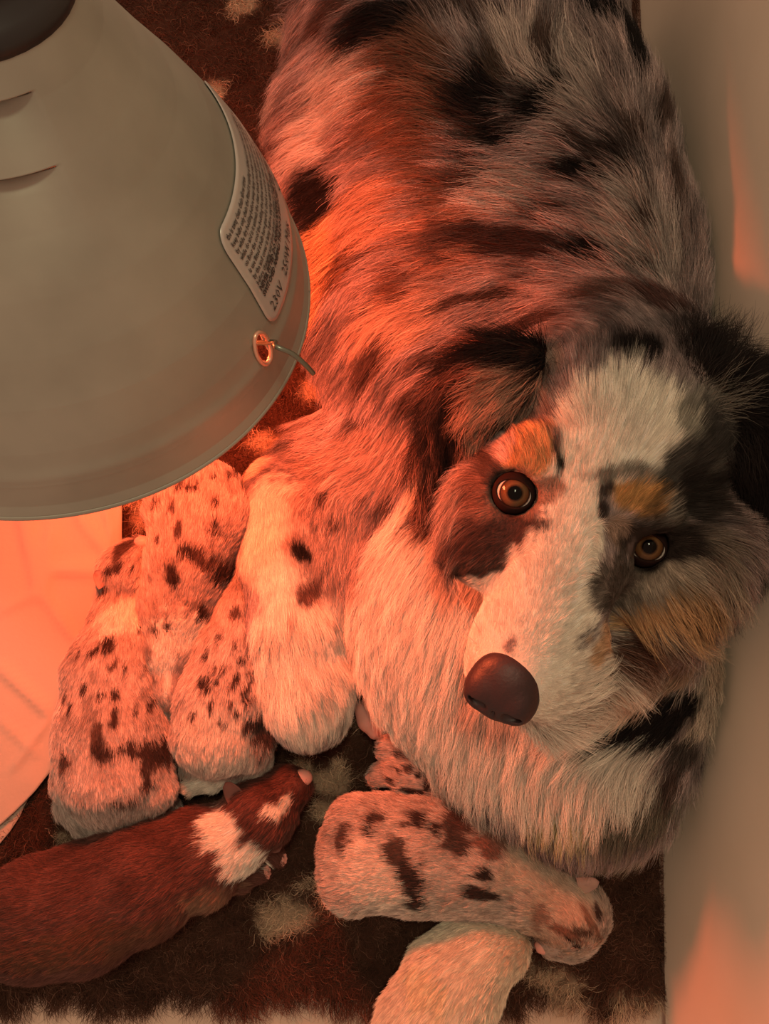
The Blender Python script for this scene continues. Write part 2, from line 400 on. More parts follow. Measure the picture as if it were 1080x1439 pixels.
# ================================================================== THE MOTHER
hd = dict()
def wall_press(g):
    """the animal leans on the box wall without passing into it"""
    X = g.lo[0]+g.h*np.arange(g.n[0]); Y = g.lo[1]+g.h*np.arange(g.n[1]); xw = A[0]+(B[0]-A[0])*(Y-A[1])/(B[1]-A[1])
    g.d = np.maximum(g.d, (X[:, None]-(xw[None, :]-.0035))[:, :, None])
def build_dog():
    f = Field((-.26, -.30, -.004), (.212, .42, .275), .0028)
    def B(px, py, z, cm): return (P(px, py, z), cm*.01)
    # trunk
    f.chain([B(800, 560, .065, 9.0), B(788, 400, .062, 8.8), B(745, 240, .062, 8.8), B(680, 60, .062, 8.8), B(660, -90, .062, 9.0), B(650, -190, .055, 8.5)], .03)
    f.chain([B(640, 500, .060, 8.0), B(635, 330, .065, 8.0), B(620, 170, .065, 8.2), B(600, 30, .060, 8.0), B(590, -100, .060, 8)], .03)
    f.chain([B(500, 60, .045, 4.6), B(482, 180, .05, 4.6), B(500, 300, .05, 4.8), B(505, 420, .045, 4.6), B(540, 520, .045, 4.4)], .02)      # thigh edge
    # shoulder, neck and chest resting on the rug
    f.ell(P(765, 875, .055), (.122, .132, .068), .03)
    f.ell(P(640, 845, .055), (.070, .092, .060), .03)
    f.ell(P(828, 1080, .050), (.060, .060, .046), .03)
    f.ell(P(910, 885, .070), (.040, .080, .062), .03)
    f.chain([B(860, 740, .115, 6.8), B(820, 620, .105, 8.0)], .03)
    # near foreleg / elbow region with merle fur, then the white folded leg
    f.chain([B(600, 640, .06, 4.6), B(510, 690, .045, 3.4), B(480, 790, .036, 2.4), B(470, 850, .034, 1.8)], .014)
    f.chain([B(560, 590, .05, 3.8), B(460, 640, .036, 2.6), B(390, 675, .03, 1.9)], .014)
    f.chain([B(382, 690, .036, 2.1), B(388, 790, .040, 2.5), B(412, 890, .046, 3.0), B(428, 960, .044, 3.2), B(434, 992, .042, 3.0)], .008)
    f.chain([B(415, 715, .034, 2.4), B(460, 730, .036, 2.6)], .012)
    # head axes
    E = P(812, 732, .225); Nn = P(712, 958, .205)
    v = unit(E-Nn); u = unit(np.cross(v, [0, 0, 1])); w = np.cross(u, v); a = math.radians(9)
    u2 = u*math.cos(a)+w*math.sin(a); w2 = w*math.cos(a)-u*math.sin(a); Ax = np.array([u2, v, w2]); hd['Ax'] = Ax
    f.ell(P(880, 590, .170), (.062, .054, .056), .014, Ax)           # skull
    f.ell(P(862, 520, .150), (.052, .045, .055), .02, Ax)            # crown to neck
    f.ell(P(955, 790, .160), (.036, .048, .048), .018, Ax)           # cheek right
    f.ell(P(715, 705, .158), (.034, .046, .046), .018, Ax)           # cheek left
    f.chain([(P(830, 690, .190), .030), (P(798, 775, .188), .0285), (P(762, 870, .180), .0262), (P(738, 938, .176), .0258)], .014)
    f.ell(P(708, 905, .170), (.018, .030, .024), .010, Ax)           # lip left
    f.ell(P(790, 930, .168), (.021, .034, .024), .010, Ax)           # lip right
    f.ell(P(757, 650, .196), (.018, .016, .016), .010, Ax)           # brow left
    f.ell(P(893, 706, .204), (.021, .014, .014), .010, Ax)           # brow right
    f.ell(P(690, 760, .170), (.020, .026, .026), .012, Ax)
    f.chain([(P(775, 985, .145), .019), (P(860, 900, .14), .026)], .008)   # lower jaw
    f.ell(P(712, 958, .190), (.0175, .0155, .0125), .006, Ax)         # nose bed
    # eye sockets
    eyes = []
    for (px, py) in ((722, 693), (907, 767)):
        h, d = f.hit(px, py); c = h+d*.0088; eyes.append((c, d)); f.ell(c-d*.0012, (.0119,)*3, .0035, sub=True)
    hd['eyes'] = eyes
    wall_press(f)
    f.d = np.maximum(f.d, .004-(f.lo[2]+f.h*np.arange(f.n[2]))[None, None, :])
    return f
f = build_dog(); V, Q, N = f.mesh(); bvh = make_bvh(V, Q)
Ax = hd['Ax']

def merle(p):
    n1 = noise(p, 55, 50); n2 = noise(p, 140, 51); n3 = noise(p, 420, 52)
    c = np.tile(np.array(GREY), (len(p), 1))
    t = np.clip(.5+.55*n1+.35*n2+.25*n3, 0, 1)[:, None]
    return c*(.35+1.15*t)*(1+np.array([[.05, -.02, -.06]])*n2[:, None])
coat = Coat(bvh, merle)
coat.add([  # trunk
    (566, 130, 66, 130, 8, (.13, .068, .045)), (620, 330, 60, 60, 0, (.26, .15, .11)), (477, 110, 50, 62, 0, (.42, .36, .32)), (380, 190, 40, 26, 20, LIGHT), (445, 370, 36, 70, -10, (.46, .24, .12)), (520, 300, 50, 50, 0, (.34, .20, .14)),
    (560, 450, 70, 50, 0, (.36, .24, .18)), (790, 100, 60, 70, 0, (.36, .30, .27)), (720, 60, 40, 60, 0, (.44, .36, .32)), (900, 330, 70, 90, 20, (.38, .32, .29)), (700, 270, 60, 35, 10, (.40, .33, .30)), (430, 200, 40, 40, 0, LIGHT)])
coat.add([
    (669, 140, 47, 63, -20, BLACK), (700, 185, 38, 24, -20, BLACK), (744, 144, 40, 24, 35, BLACK), (770, 118, 31, 16, 40, BLACK), (806, 240, 40, 23, 0, BLACK), (860, 212, 47, 29, 15, (.03, .022, .02)), (890, 180, 31, 24, 0, DARK),
    (641, 253, 40, 20, 20, DARK), (710, 338, 94, 24, -8, (.035, .022, .02)), (826, 353, 35, 20, -15, BLACK), (614, 342, 21, 34, 10, DARK), (634, 428, 28, 13, 20, DARK),
    (436, 274, 40, 51, 30, BLACK), (375, 195, 33, 27, 0, (.05, .03, .025)), (943, 430, 73, 24, -20, (.06, .03, .026)), (850, 410, 47, 17, 20, DARK), (525, 505, 35, 22, 40, (.05, .03, .025)), (902, 492, 40, 27, 0, BLACK),
    (532, 30, 73, 37, 0, BLACK), (470, 10, 47, 22, 0, DARK), (640, 8, 71, 27, 0, DARK), (850, 12, 71, 27, 0, BLACK), (895, 70, 21, 73, -12, BLACK), (930, 160, 19, 49, -12, DARK), (690, 420, 35, 12, 0, DARK), (770, 300, 26, 11, 20, DARK), (945, 260, 21, 49, -10, DARK),
    (480, 380, 19, 32, -30, (.10, .05, .03)), (580, 560, 35, 17, 20, DARK), (575, 650, 26, 27, 0, (.08, .05, .04)), (420, 780, 19, 22, 0, BLACK), (425, 830, 26, 24, 0, (.10, .06, .05)), (500, 600, 17, 15, 0, DARK), (540, 712, 14, 20, 0, DARK), (505, 700, 12, 12, 0, DARK), (452, 740, 11, 7, 20, DARK), (760, 60, 20, 34, 10, DARK), (800, 190, 26, 12, 30, DARK), (650, 190, 16, 40, 0, (.05, .03, .025)), (690, 90, 16, 30, 10, (.06, .04, .03)), (880, 380, 44, 12, 30, DARK), (900, 300, 14, 34, -20, DARK), (740, 460, 60, 14, 0, (.05, .03, .025)), (600, 500, 30, 12, 30, DARK), (560, 400, 20, 30, 20, (.10, .055, .04)), (600, 250, 24, 50, 10, (.12, .07, .05))])
coat.add([  # white leg, chest and bib
    (395, 760, 62, 95, 4, WHITE), (425, 930, 75, 135, 0, WHITE), (345, 640, 36, 40, 0, (.55, .40, .30)), (600, 900, 125, 200, 0, WHITE), (700, 1000, 230, 150, 0, WHITE), (590, 730, 42, 90, -28, WHITE), (780, 1090, 150, 90, -10, WHITE), (530, 830, 40, 60, 0, WHITE), (540, 960, 60, 70, 0, WHITE)], edge=.1, nz=.14)
coat.add([(478, 668, 72, 60, 25, (.36, .25, .21)), (458, 775, 58, 84, -6, (.33, .235, .20)), (520, 640, 60, 50, 0, (.34, .23, .19)), (425, 775, 17, 20, 0, BLACK), (432, 835, 20, 24, 0, (.10, .06, .05)), (500, 600, 16, 12, 0, DARK), (505, 705, 9, 9, 0, DARK), (540, 712, 11, 15, 0, DARK), (452, 700, 7, 10, 0, DARK), (470, 735, 7, 8, 20, DARK)], edge=.25, nz=.35)
coat.add([
    (1005, 975, 42, 85, -20, (.36, .30, .24)), (930, 1015, 52, 32, 35, BLACK), (868, 1040, 36, 15, 20, BLACK), (960, 1060, 30, 26, 20, (.05, .04, .035)), (985, 1080, 30, 60, -20, (.30, .26, .21)), (850, 1215, 110, 36, 15, (.24, .21, .15)), (790, 1170, 50, 15, 0, (.50, .42, .22)), (910, 1150, 70, 26, 20, (.14, .12, .09)), (940, 1100, 20, 30, 0, DARK)])
# head
coat.add([
    (815, 760, 250, 230, 0, (.40, .33, .29))], nz=.1) if False else None
coat.add([
    (690, 560, 85, 70, 20, (.34, .24, .19)), (665, 740, 75, 90, 0, (.34, .24, .20)), (965, 640, 75, 110, -10, (.22, .20, .17)), (960, 850, 90, 110, 0, (.26, .215, .17)),
    (880, 585, 88, 78, 0, FACEWHITE), (835, 640, 60, 60, 30, FACEWHITE), (800, 715, 36, 80, 20, FACEWHITE), (768, 800, 62, 80, 20, FACEWHITE), (745, 860, 92, 92, 20, FACEWHITE), (735, 945, 90, 90, 0, FACEWHITE)], edge=.12, nz=.15)
coat.add([
    (750, 632, 36, 42, -20, COPPER), (778, 625, 7, 16, -14, DARK), (787, 652, 7, 20, 6, BLACK), (783, 684, 6, 12, 30, DARK), (765, 690, 22, 26, 0, (.30, .19, .14)), (722, 735, 44, 16, -10, (.09, .06, .05)), (690, 752, 58, 40, 20, (.06, .035, .03)), (668, 690, 24, 40, 10, (.16, .09, .07)), (735, 700, 20, 36, 10, (.20, .12, .09)), (722, 693, 33, 33, 0, (.22, .13, .10)), (680, 650, 18, 45, 30, (.06, .04, .035)), (650, 800, 50, 10, 0, DARK), (700, 600, 12, 34, 40, DARK),
    (612, 700, 22, 60, -15, (.07, .04, .035)), (640, 640, 26, 62, 12, BLACK), (650, 500, 60, 24, 15, BLACK), (600, 735, 26, 24, 0, (.07, .045, .04)),
    (900, 700, 48, 26, -5, (.42, .22, .08)), (850, 692, 12, 18, -25, (.05, .035, .03)), (845, 716, 12, 18, 0, (.03, .022, .02)), (868, 745, 24, 24, 0, (.25, .17, .13)), (880, 665, 50, 12, 10, (.20, .17, .14)), (910, 772, 76, 48, -8, (.028, .02, .017)), (872, 818, 42, 40, -20, (.075, .06, .05)), (980, 690, 64, 54, -10, (.022, .018, .016)), (1000, 610, 44, 50, 0, (.035, .03, .027)), (965, 585, 30, 20, -60, (.30, .28, .23)), (945, 655, 34, 16, 50, (.05, .045, .04)),
    (950, 812, 46, 18, 20, (.34, .28, .22)), (985, 862, 34, 42, 0, (.30, .19, .10)), (910, 870, 70, 17, 18, (.55, .32, .16)), (850, 900, 40, 16, 50, (.55, .36, .22)), (905, 925, 52, 34, 20, (.10, .05, .035)), (840, 825, 16, 36, -5, (.12, .10, .085)), (1010, 930, 30, 40, 0, (.36, .27, .2)), (940, 960, 30, 16, 20, (.30, .2, .14)),
    (716, 903, 7, 12, -20, (.30, .22, .20)), (870, 985, 40, 30, 30, (.62, .45, .34))], edge=.30, nz=.36, nscale=130)
Cv = coat(V)
nose_c = P(708, 966, .197)
dog = quad_obj('dog', V, Q, M_skin, col=Cv*.75)
tag(dog, 'large shaggy merle mother dog with white blaze and amber eyes looking up', 'dog')

flow = Flow()
flow.px(bvh, [
    (900, 60, .3, -1), (930, 180, .2, -1), (950, 300, -.1, -1), (975, 420, -.2, -1), (850, 100, -.5, -.8), (840, 230, -1, -.35), (860, 330, -.9, -.5), (800, 300, -1, -.3), (740, 180, -.8, .1), (700, 80, -.5, -.9), (660, 30, -.4, -1), (760, 60, .1, -1),
    (620, 120, -.6, -.3), (560, 150, -.7, .2), (500, 80, -1, .2), (420, 120, -1, .3), (440, 200, -1, .05), (420, 280, -1, .3), (500, 330, -1, .3), (460, 420, -.9, .7), (560, 400, -1, .2), (650, 360, -1, .1), (720, 340, -1, 0), (650, 450, -1, .4), (550, 500, -.8, .7),
    (760, 400, -1, -.15), (850, 430, -.8, -.45), (930, 450, -.5, -.9), (700, 430, -1, .35), (580, 560, -.6, .8), (540, 620, -.7, .7), (500, 650, -.9, .4), (430, 640, -1, .15), (350, 650, -1, .2), (600, 640, -.4, 1), (470, 740, -.2, 1), (440, 820, 0, 1), (500, 780, -.3, 1),
    (380, 740, .05, 1), (390, 860, .1, 1), (420, 960, .2, 1), (470, 950, .3, 1), (560, 730, -.5, .9), (540, 850, -.3, 1), (520, 950, -.2, 1), (600, 1000, -.3, 1), (620, 900, -.35, 1), (580, 1060, -.4, 1), (680, 1060, -.2, 1), (760, 1120, 0, 1), (720, 1150, -.1, 1), (850, 1100, -.05, 1), (850, 1200, 0, 1), (930, 1120, -.3, 1), (920, 1010, -.7, .8), (860, 1030, -.8, .5), (980, 1000, -.4, 1), (1000, 900, -.25, 1), (1020, 960, -.3, 1), (950, 950, -.6, .8),
    # head
    (705, 890, .25, -1), (740, 900, .3, -1), (745, 830, .4, -1), (690, 880, -.15, -1), (780, 920, .9, -.6), (810, 960, 1, -.1), (760, 990, .8, .4), (820, 860, .8, -.7), (790, 760, .35, -1), (805, 700, .35, -1), (820, 640, .35, -1), (870, 600, .35, -1), (850, 540, .1, -1), (910, 540, .4, -1), (790, 590, -.6, -1),
    (760, 640, -.3, -1), (745, 610, -.5, -.9), (700, 650, -.8, -.5), (765, 700, -.5, -.7), (700, 740, -.9, .3), (735, 745, -.6, .4), (660, 760, -.8, .6), (680, 700, -1, .05), (650, 700, -.8, .8), (720, 550, -.9, -.3), (680, 570, -.8, .4), (640, 620, -.3, 1), (690, 810, -.5, .6), (640, 520, -1, .5), (740, 490, -1, 0), (600, 710, -.5, .8),
    (850, 700, .2, -1), (880, 690, .6, -.8), (920, 690, .9, -.6), (960, 650, .6, -.9), (960, 720, 1, .1), (985, 600, .4, -1), (870, 800, .4, .9), (900, 820, .8, .6), (860, 760, .1, .5), (955, 800, .9, .55), (980, 850, .3, 1), (930, 880, .7, .6), (880, 880, .8, .1), (900, 930, .6, .7), (1000, 800, .5, .9)])

hc = P(812, 760, .2)
headc = (P(880, 600, .19), P(760, 860, .19))
e_c = [c for c, d in hd['eyes']]
def head_w(p):
    """1 on the face, 0 on the body"""
    a, b = P(865, 610, .2), P(730, 930, .2); ab = b-a; t = np.clip((p-a)@ab/(ab@ab), 0, 1)[:, None]
    d = np.linalg.norm((p-a-t*ab)*np.array([1, 1, .55]), axis=1)/(.062*(1-t[:, 0])+.034*t[:, 0])
    return 1-sstep(1.0, 1.35, d)
def leg_w(p):
    a, b = P(382, 700, .04), P(434, 990, .04); ab = b-a; t = np.clip((p-a)@ab/(ab@ab), 0, 1)[:, None]
    d = np.linalg.norm(p-a-t*ab, axis=1); return 1-sstep(.028, .042, d)
def muzz_w(p):
    a, b = P(800, 770, .2), P(725, 945, .2); ab = b-a; t = np.clip((p-a)@ab/(ab@ab), 0, 1)[:, None]
    return 1-sstep(.036, .052, np.linalg.norm((p-a-t*ab)*np.array([1, 1, .7]), axis=1))
def eye_d(p): return np.minimum(np.linalg.norm(p-e_c[0], axis=1), np.linalg.norm(p-e_c[1], axis=1))
def eye_lat(p):
    m = np.full(len(p), 9.)
    for (c, d), (a, b) in zip(hd['eyes'], ((.0098, .0092), (.0112, .0088))):
        x = unit(np.cross(Ax[1], -d)); y = np.cross(-d, x); q = p-c; m = np.minimum(m, np.sqrt((q@x/a)**2+(q@y/b)**2)+(np.linalg.norm(q, axis=1) > .03)*9)
    return m
for (c_, d_) in hd['eyes']:
    x_ = unit(np.cross(Ax[1], -d_)); y_ = np.cross(-d_, x_)
    for k_ in range(10):
        a_ = k_*.628; o_ = x_*math.cos(a_)+y_*math.sin(a_); flow.add(c_+o_*.0125-d_*.006, o_+.25*x_*(1 if c_[0] > e_c[0][0]+.02 else -1))
def dens(c, n):
    hw = head_w(c)*(c[:, 2] > .13); lw = leg_w(c)
    d = 5.5e5+2.6e6*hw+1.2e6*lw
    d = d*(n[:, 2] > -.45)*in_view(c, .10)*np.where(n[:, 2] < .0, .6, 1)
    nd = np.linalg.norm((c-nose_c)@Ax.T/np.array([.0185, .0165, .017]), axis=1)
    return d*(nd > 1)*(eye_lat(c) > 1)
r, n = scatter(V, Q, N, dens)
hw, lw, mw, ed = head_w(r)*(r[:, 2] > .13), leg_w(r), muzz_w(r)*(r[:, 2] > .14), eye_d(r)
hw_b = np.clip(hw, 0, 1)
lm = Coat(bvh, lambda p: np.full((len(p), 3), .022))
lm.add([(x, y, a_, b_, t_, (l_,)*3) for x, y, a_, b_, t_, l_ in [(760, 1020, 260, 220, 0, .026), (440, 640, 120, 60, 0, .014), (470, 760, 70, 90, 0, .011), (1000, 960, 60, 130, 0, .012), (540, 900, 60, 120, 0, .015), (570, 1040, 60, 50, 0, .011)]], edge=.4, nz=0)
L = lm(r)[:, 0]*(1-hw_b)+.0100*hw_b; L = L*(1-lw)+.0065*lw; L = L*(1-mw)+.0042*mw
L = L*(.30+.70*sstep(.012, .030, ed))
nd = np.linalg.norm((r-nose_c), axis=1); L = L*(.35+.65*sstep(.018, .035, nd))
fl_dir = flow(r); fl_dir = unit(fl_dir-(fl_dir*n).sum(1, keepdims=True)*n); col = coat(r+fl_dir*(L*(.40+rng.uniform(-.28, .28, len(r))))[:, None]); cl = noise(r, 260, 77)
col = col*(1+.14*cl[:, None]+rng.normal(0, .15, (len(r), 1)))
lum = col.mean(1); md_ = (1-sstep(.30, .55, lum))[:, None]; col = col*np.exp(md_*(.28*rng.normal(0, 1, (len(r), 1))+.40*noise(r, 420, 88)[:, None]+.25*noise(r, 150, 89)[:, None]))
rad = .00011*(1-hw_b*.45)*(1-.25*lw)
lift = .30*(1-hw_b)+.26*hw_b; lift = lift*(1-.35*lw)
low = (r[:, 2] < .14)
short = (hw_b > .4) | (lw > .4)
for m, cz, pl, cu, fz in ((~short, .008, .55, .0010, .11), (short, .0035, .28, .0002, .10)):
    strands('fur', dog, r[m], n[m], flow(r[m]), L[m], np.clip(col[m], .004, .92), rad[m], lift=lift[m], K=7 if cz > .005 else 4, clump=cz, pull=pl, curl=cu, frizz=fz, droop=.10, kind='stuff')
print('dog strands', len(r), 'verts', len(V))

# --- ears
def ear(pts, label, patches, strokes, L0, tint):
    g = Field(np.min([p for p, _ in pts], 0)-.05, np.max([p for p, _ in pts], 0)+.05, .0025)
    for (a, ra), (b, rb) in zip(pts[:-1], pts[1:]): g.cap(a, b, ra, rb, .012)
    wall_press(g)
    Ve, Qe, Ne = g.mesh(); bv = make_bvh(Ve, Qe)
    ct_ = Coat(bv, lambda p: np.array(BLACK)*1.2+np.array(tint)*sstep(.15, .8, noise(p, 130, 5))[:, None]); ct_.add(patches)
    o = quad_obj('ear', Ve, Qe, M_skin, dog, col=ct_(Ve)*.8); o['label'] = label
    fw = Flow(); fw.px(bv, strokes)
    rr, nn = scatter(Ve, Qe, Ne, lambda c, n_: 9e5*(n_[:, 2] > -.4))
    fr = fw(rr); c = ct_(rr+fr*rng.uniform(0, .016, (len(rr), 1)))*(1+rng.normal(0, .2, (len(rr), 1)))
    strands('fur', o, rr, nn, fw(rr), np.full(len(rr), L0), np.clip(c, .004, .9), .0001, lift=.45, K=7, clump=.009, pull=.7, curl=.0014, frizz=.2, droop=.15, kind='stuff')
ear([(P(735, 512, .190), .013), (P(685, 532, .182), .016), (P(650, 580, .170), .017), (P(632, 640, .155), .014), (P(620, 695, .14), .009)], 'dark curly ear hanging on the red-lit side',
    [(705, 550, 40, 34, 20, (.40, .24, .17)), (668, 600, 14, 46, 10, (.34, .19, .13)), (660, 505, 50, 14, 0, BLACK), (632, 640, 12, 50, 10, BLACK)],
    [(730, 500, -1, .2), (680, 500, -1, .35), (650, 540, -.5, .8), (640, 600, -.15, 1), (640, 660, -.2, 1), (615, 720, -.4, 1)], .021, (.24, .12, .085))
ear([(P(985, 525, .205), .017), (P(1030, 580, .192), .022), (P(1048, 665, .175), .021), (P(1045, 750, .155), .018), (P(1040, 820, .135), .011)], 'black ear hanging beside the box wall',
    [(1000, 560, 22, 26, 0, (.20, .18, .15)), (1030, 800, 18, 26, 0, (.12, .09, .07))],
    [(975, 500, .1, -1), (1010, 510, .7, -1), (1050, 540, 1, -.5), (1050, 620, .2, 1), (1030, 700, 0, 1), (1050, 800, -.1, 1), (1040, 860, -.1, 1)], .023, (.03, .025, .022))

# --- nose leather
def nose():
    g = Field(nose_c-.04, nose_c+.04, .0009)
    def L_(x, y, z): return nose_c+(Ax.T@np.array([x, y, z]))*.01
    g.ell(L_(0, -.05, -.35), (.0186, .0185, .0108), .004, Ax)
    g.ell(L_(-.98, -.6, -.22), (.0094, .0108, .0088), .003, Ax); g.ell(L_(.98, -.6, -.22), (.0094, .0108, .0088), .003, Ax)
    g.cap(L_(0, -.5, .5), L_(0, -2.2, .1), .0006, .0011, .0015, sub=True)
    for s in (-1, 1):
        g.cap(L_(s*.72, -1.35, .46), L_(s*1.25, -1.10, .28), .0030, .0015, .0015, sub=True)
        g.cap(L_(s*1.25, -1.05, .25), L_(s*1.75, -.75, -.1), .0015, .0009, .0015, sub=True)
    Vn, Qn, Nn_ = g.mesh(); o = quad_obj('nose', Vn, Qn, M_nose, dog); o['label'] = 'moist dark liver nose'
nose()

# --- eyes
def eye(c, d, gaze_off, a, b, up):
    z = unit(-d); x = unit(np.cross(up, z)); y = np.cross(z, x)
    gz = unit(z+gaze_off[0]*x+gaze_off[1]*y); r0 = .0113
    m = bpy.data.materials.new('eye_iris'); m.use_nodes = True; nt = m.node_tree; bs = nt.nodes['Principled BSDF']
    tc = nt.nodes.new('ShaderNodeTexCoord'); sp = nt.nodes.new('ShaderNodeVectorMath'); sp.operation = 'MULTIPLY'; sp.inputs[1].default_value = (1, 1, 0)
    ln = nt.nodes.new('ShaderNodeVectorMath'); ln.operation = 'LENGTH'; mp = nt.nodes.new('ShaderNodeMath'); mp.operation = 'MULTIPLY'; mp.inputs[1].default_value = 100
    cr = nt.nodes.new('ShaderNodeValToRGB'); e = cr.color_ramp.elements
    e[0].position = 0; e[0].color = (.0005, .0005, .0005, 1); e[1].position = .36; e[1].color = (.0008, .0006, .0006, 1)
    for ps, c_ in ((.40, (.035, .016, .008, 1)), (.50, (.12, .060, .025, 1)), (.69, (.075, .034, .015, 1)), (.755, (.012, .007, .005, 1)), (.79, (.05, .035, .03, 1)), (.83, (.55, .50, .45, 1))): q = e.new(ps); q.color = c_
    nz = nt.nodes.new('ShaderNodeTexNoise'); nz.inputs['Scale'].default_value = 900; ad = nt.nodes.new('ShaderNodeMath'); ad.operation = 'MULTIPLY_ADD'; ad.inputs[1].default_value = .05
    nt.links.new(tc.outputs['Object'], sp.inputs[0]); nt.links.new(sp.outputs[0], ln.inputs[0]); nt.links.new(ln.outputs['Value'], mp.inputs[0])
    nt.links.new(tc.outputs['Object'], nz.inputs['Vector']); nt.links.new(nz.outputs['Fac'], ad.inputs[0]); nt.links.new(mp.outputs[0], ad.inputs[2])
    nt.links.new(ad.outputs[0], cr.inputs[0]); nt.links.new(cr.outputs[0], bs.inputs['Base Color'])
    bs.inputs['Roughness'].default_value = .6; bs.inputs['Specular IOR Level'].default_value = 0; bs.inputs['Coat Weight'].default_value = .7; bs.inputs['Coat IOR'].default_value = 1.32; bs.inputs['Coat Roughness'].default_value = .0
    V_, F_ = [], []; nu, nv = 40, 24
    for i in range(nv+1):
        th = math.pi*i/nv
        for j in range(nu):
            ph = 2*math.pi*j/nu; bulge = 1+.06*max(0, math.cos(th))**12
            V_.append((r0*bulge*math.sin(th)*math.cos(ph), r0*bulge*math.sin(th)*math.sin(ph), r0*bulge*math.cos(th)))
    for i in range(nv):
        for j in range(nu): F_.append((i*nu+j, (i+1)*nu+j, (i+1)*nu+(j+1) % nu, i*nu+(j+1) % nu))
    o = mesh_obj('eye', V_, F_, m, dog); gx = unit(np.cross(up, gz)); gy = np.cross(gz, gx)
    Mx = Matrix([[gx[k], gy[k], gz[k], c[k]] for k in range(3)]+[[0, 0, 0, 1]]); o.matrix_world = Mx
    # eyelid: a rolled almond rim over the ball, widening into the face
    V_, F_ = [], []; nu = 64; prof = []
    for j in range(nu):
        ph = 2*math.pi*j/nu; cx, sy = math.cos(ph), math.sin(ph)
        ex = a*abs(cx)**1.15*(1 if cx > 0 else -1)
        ey = (b[0] if sy > 0 else -b[1])*abs(sy)**.9
        ro = math.hypot(ex, ey)
        for k, (dr, rr) in enumerate(((.0, 1.015), (.0, 1.06), (.04, 1.085), (.09, 1.085), (.16, 1.075), (.34, 1.05), (.80, 1.02))):
            th = ro/1.13+dr; rad_ = r0*rr; q = c+(x*math.cos(math.atan2(ey, ex))+y*math.sin(math.atan2(ey, ex)))*rad_*math.sin(th)+z*rad_*math.cos(th); V_.append(q)
    for j in range(nu):
        for k in range(6): F_.append((j*7+k, ((j+1) % nu)*7+k, ((j+1) % nu)*7+k+1, j*7+k+1))
    lo = mesh_obj('eyelid', V_, [f_[::-1] for f_ in F_], M_lid, dog); lo['label'] = 'dark rimmed eyelid'
(cL, dL), (cR, dR) = hd['eyes']
upv = Ax[1]
eye(cL, dL, (.03, .02), .98, (.68, .76), upv)
eye(cR, dR, (.16, .03), 1.16, (.66, .76), upv)

# --- whiskers
def whiskers():
    rows = [((800, 950), (850, 925), (905, 940)), ((805, 962), (860, 950), (900, 965)), ((800, 975), (850, 965), (885, 978)), ((795, 940), (850, 905), (890, 905)), ((675, 890), (655, 850), (630, 825)), ((670, 905), (640, 880), (625, 850)), ((665, 880), (650, 840), (640, 815)), ((765, 1015), (775, 1035), (790, 1060)), ((670, 930), (640, 950), (640, 960))]
    V_ = []; F_ = []
    for (a, b, c) in rows:
        p0 = pick(bvh, *a); p2 = P(*c, p0[2]-.004); p1 = P(*b, p0[2]+.006)
        base = len(V_)
        for k in range(13):
            t = k/12; q = p0*(1-t)**2+2*p1*t*(1-t)+p2*t*t; rr = .00022*(1-.8*t)
            for m in range(4): q2 = q+np.array([math.cos(m*1.57), math.sin(m*1.57)*.7, math.sin(m*1.57)*.7])*rr; V_.append(q2)
        for k in range(12):
            for m in range(4): F_.append((base+k*4+m, base+k*4+(m+1) % 4, base+k*4+4+(m+1) % 4, base+k*4+4+m))
    o = mesh_obj('whiskers', V_, F_, mat('whisker_hair', (.6, .5, .4), rough=.4), dog); o['kind'] = 'stuff'
whiskers()
def toe_pad():
    c0 = P(517, 1010, .022); g = Field(c0-.03, c0+.03, .0011)
    for dx, dy, rr_ in ((0, 0, .0085), (-.004, .007, .006), (.004, .009, .0055), (.005, -.008, .006)): g.ell(c0+np.array([dx, dy, 0]), (rr_, rr_*1.15, rr_), .003)
    V_, Q_, _ = g.mesh(); quad_obj('toe_pad', V_, Q_, M_pink, dog)['label'] = 'pink paw pad peeking out under the chest'
toe_pad()

# ================================================================== PUPPIES
PUPMERLE = (.48, .385, .34)
SOLID = [f]
def carve(g, q, gap=.0016):
    """press the shape in where it leans on a neighbour already built, so that they touch and do not pass through each other"""
    ax = [g.lo[k]+g.h*np.arange(g.n[k]) for k in range(3)]; hi = q.lo+q.h*(q.n-2); sel = [np.where((ax[k] > q.lo[k]) & (ax[k] < hi[k]))[0] for k in range(3)]
    if min(len(x) for x in sel) < 2: return
    X = np.meshgrid(*[(ax[k][sel[k]]-q.lo[k])/q.h for k in range(3)], indexing='ij'); I = [x.astype(int) for x in X]; Fr = [x-i for x, i in zip(X, I)]; v = 0
    for a in (0, 1):
        for b in (0, 1):
            for c in (0, 1):
                v = v+q.d[I[0]+a, I[1]+b, I[2]+c]*(Fr[0] if a else 1-Fr[0])*(Fr[1] if b else 1-Fr[1])*(Fr[2] if c else 1-Fr[2])
    sl = np.ix_(*sel); g.d[sl] = np.maximum(g.d[sl], gap-v)

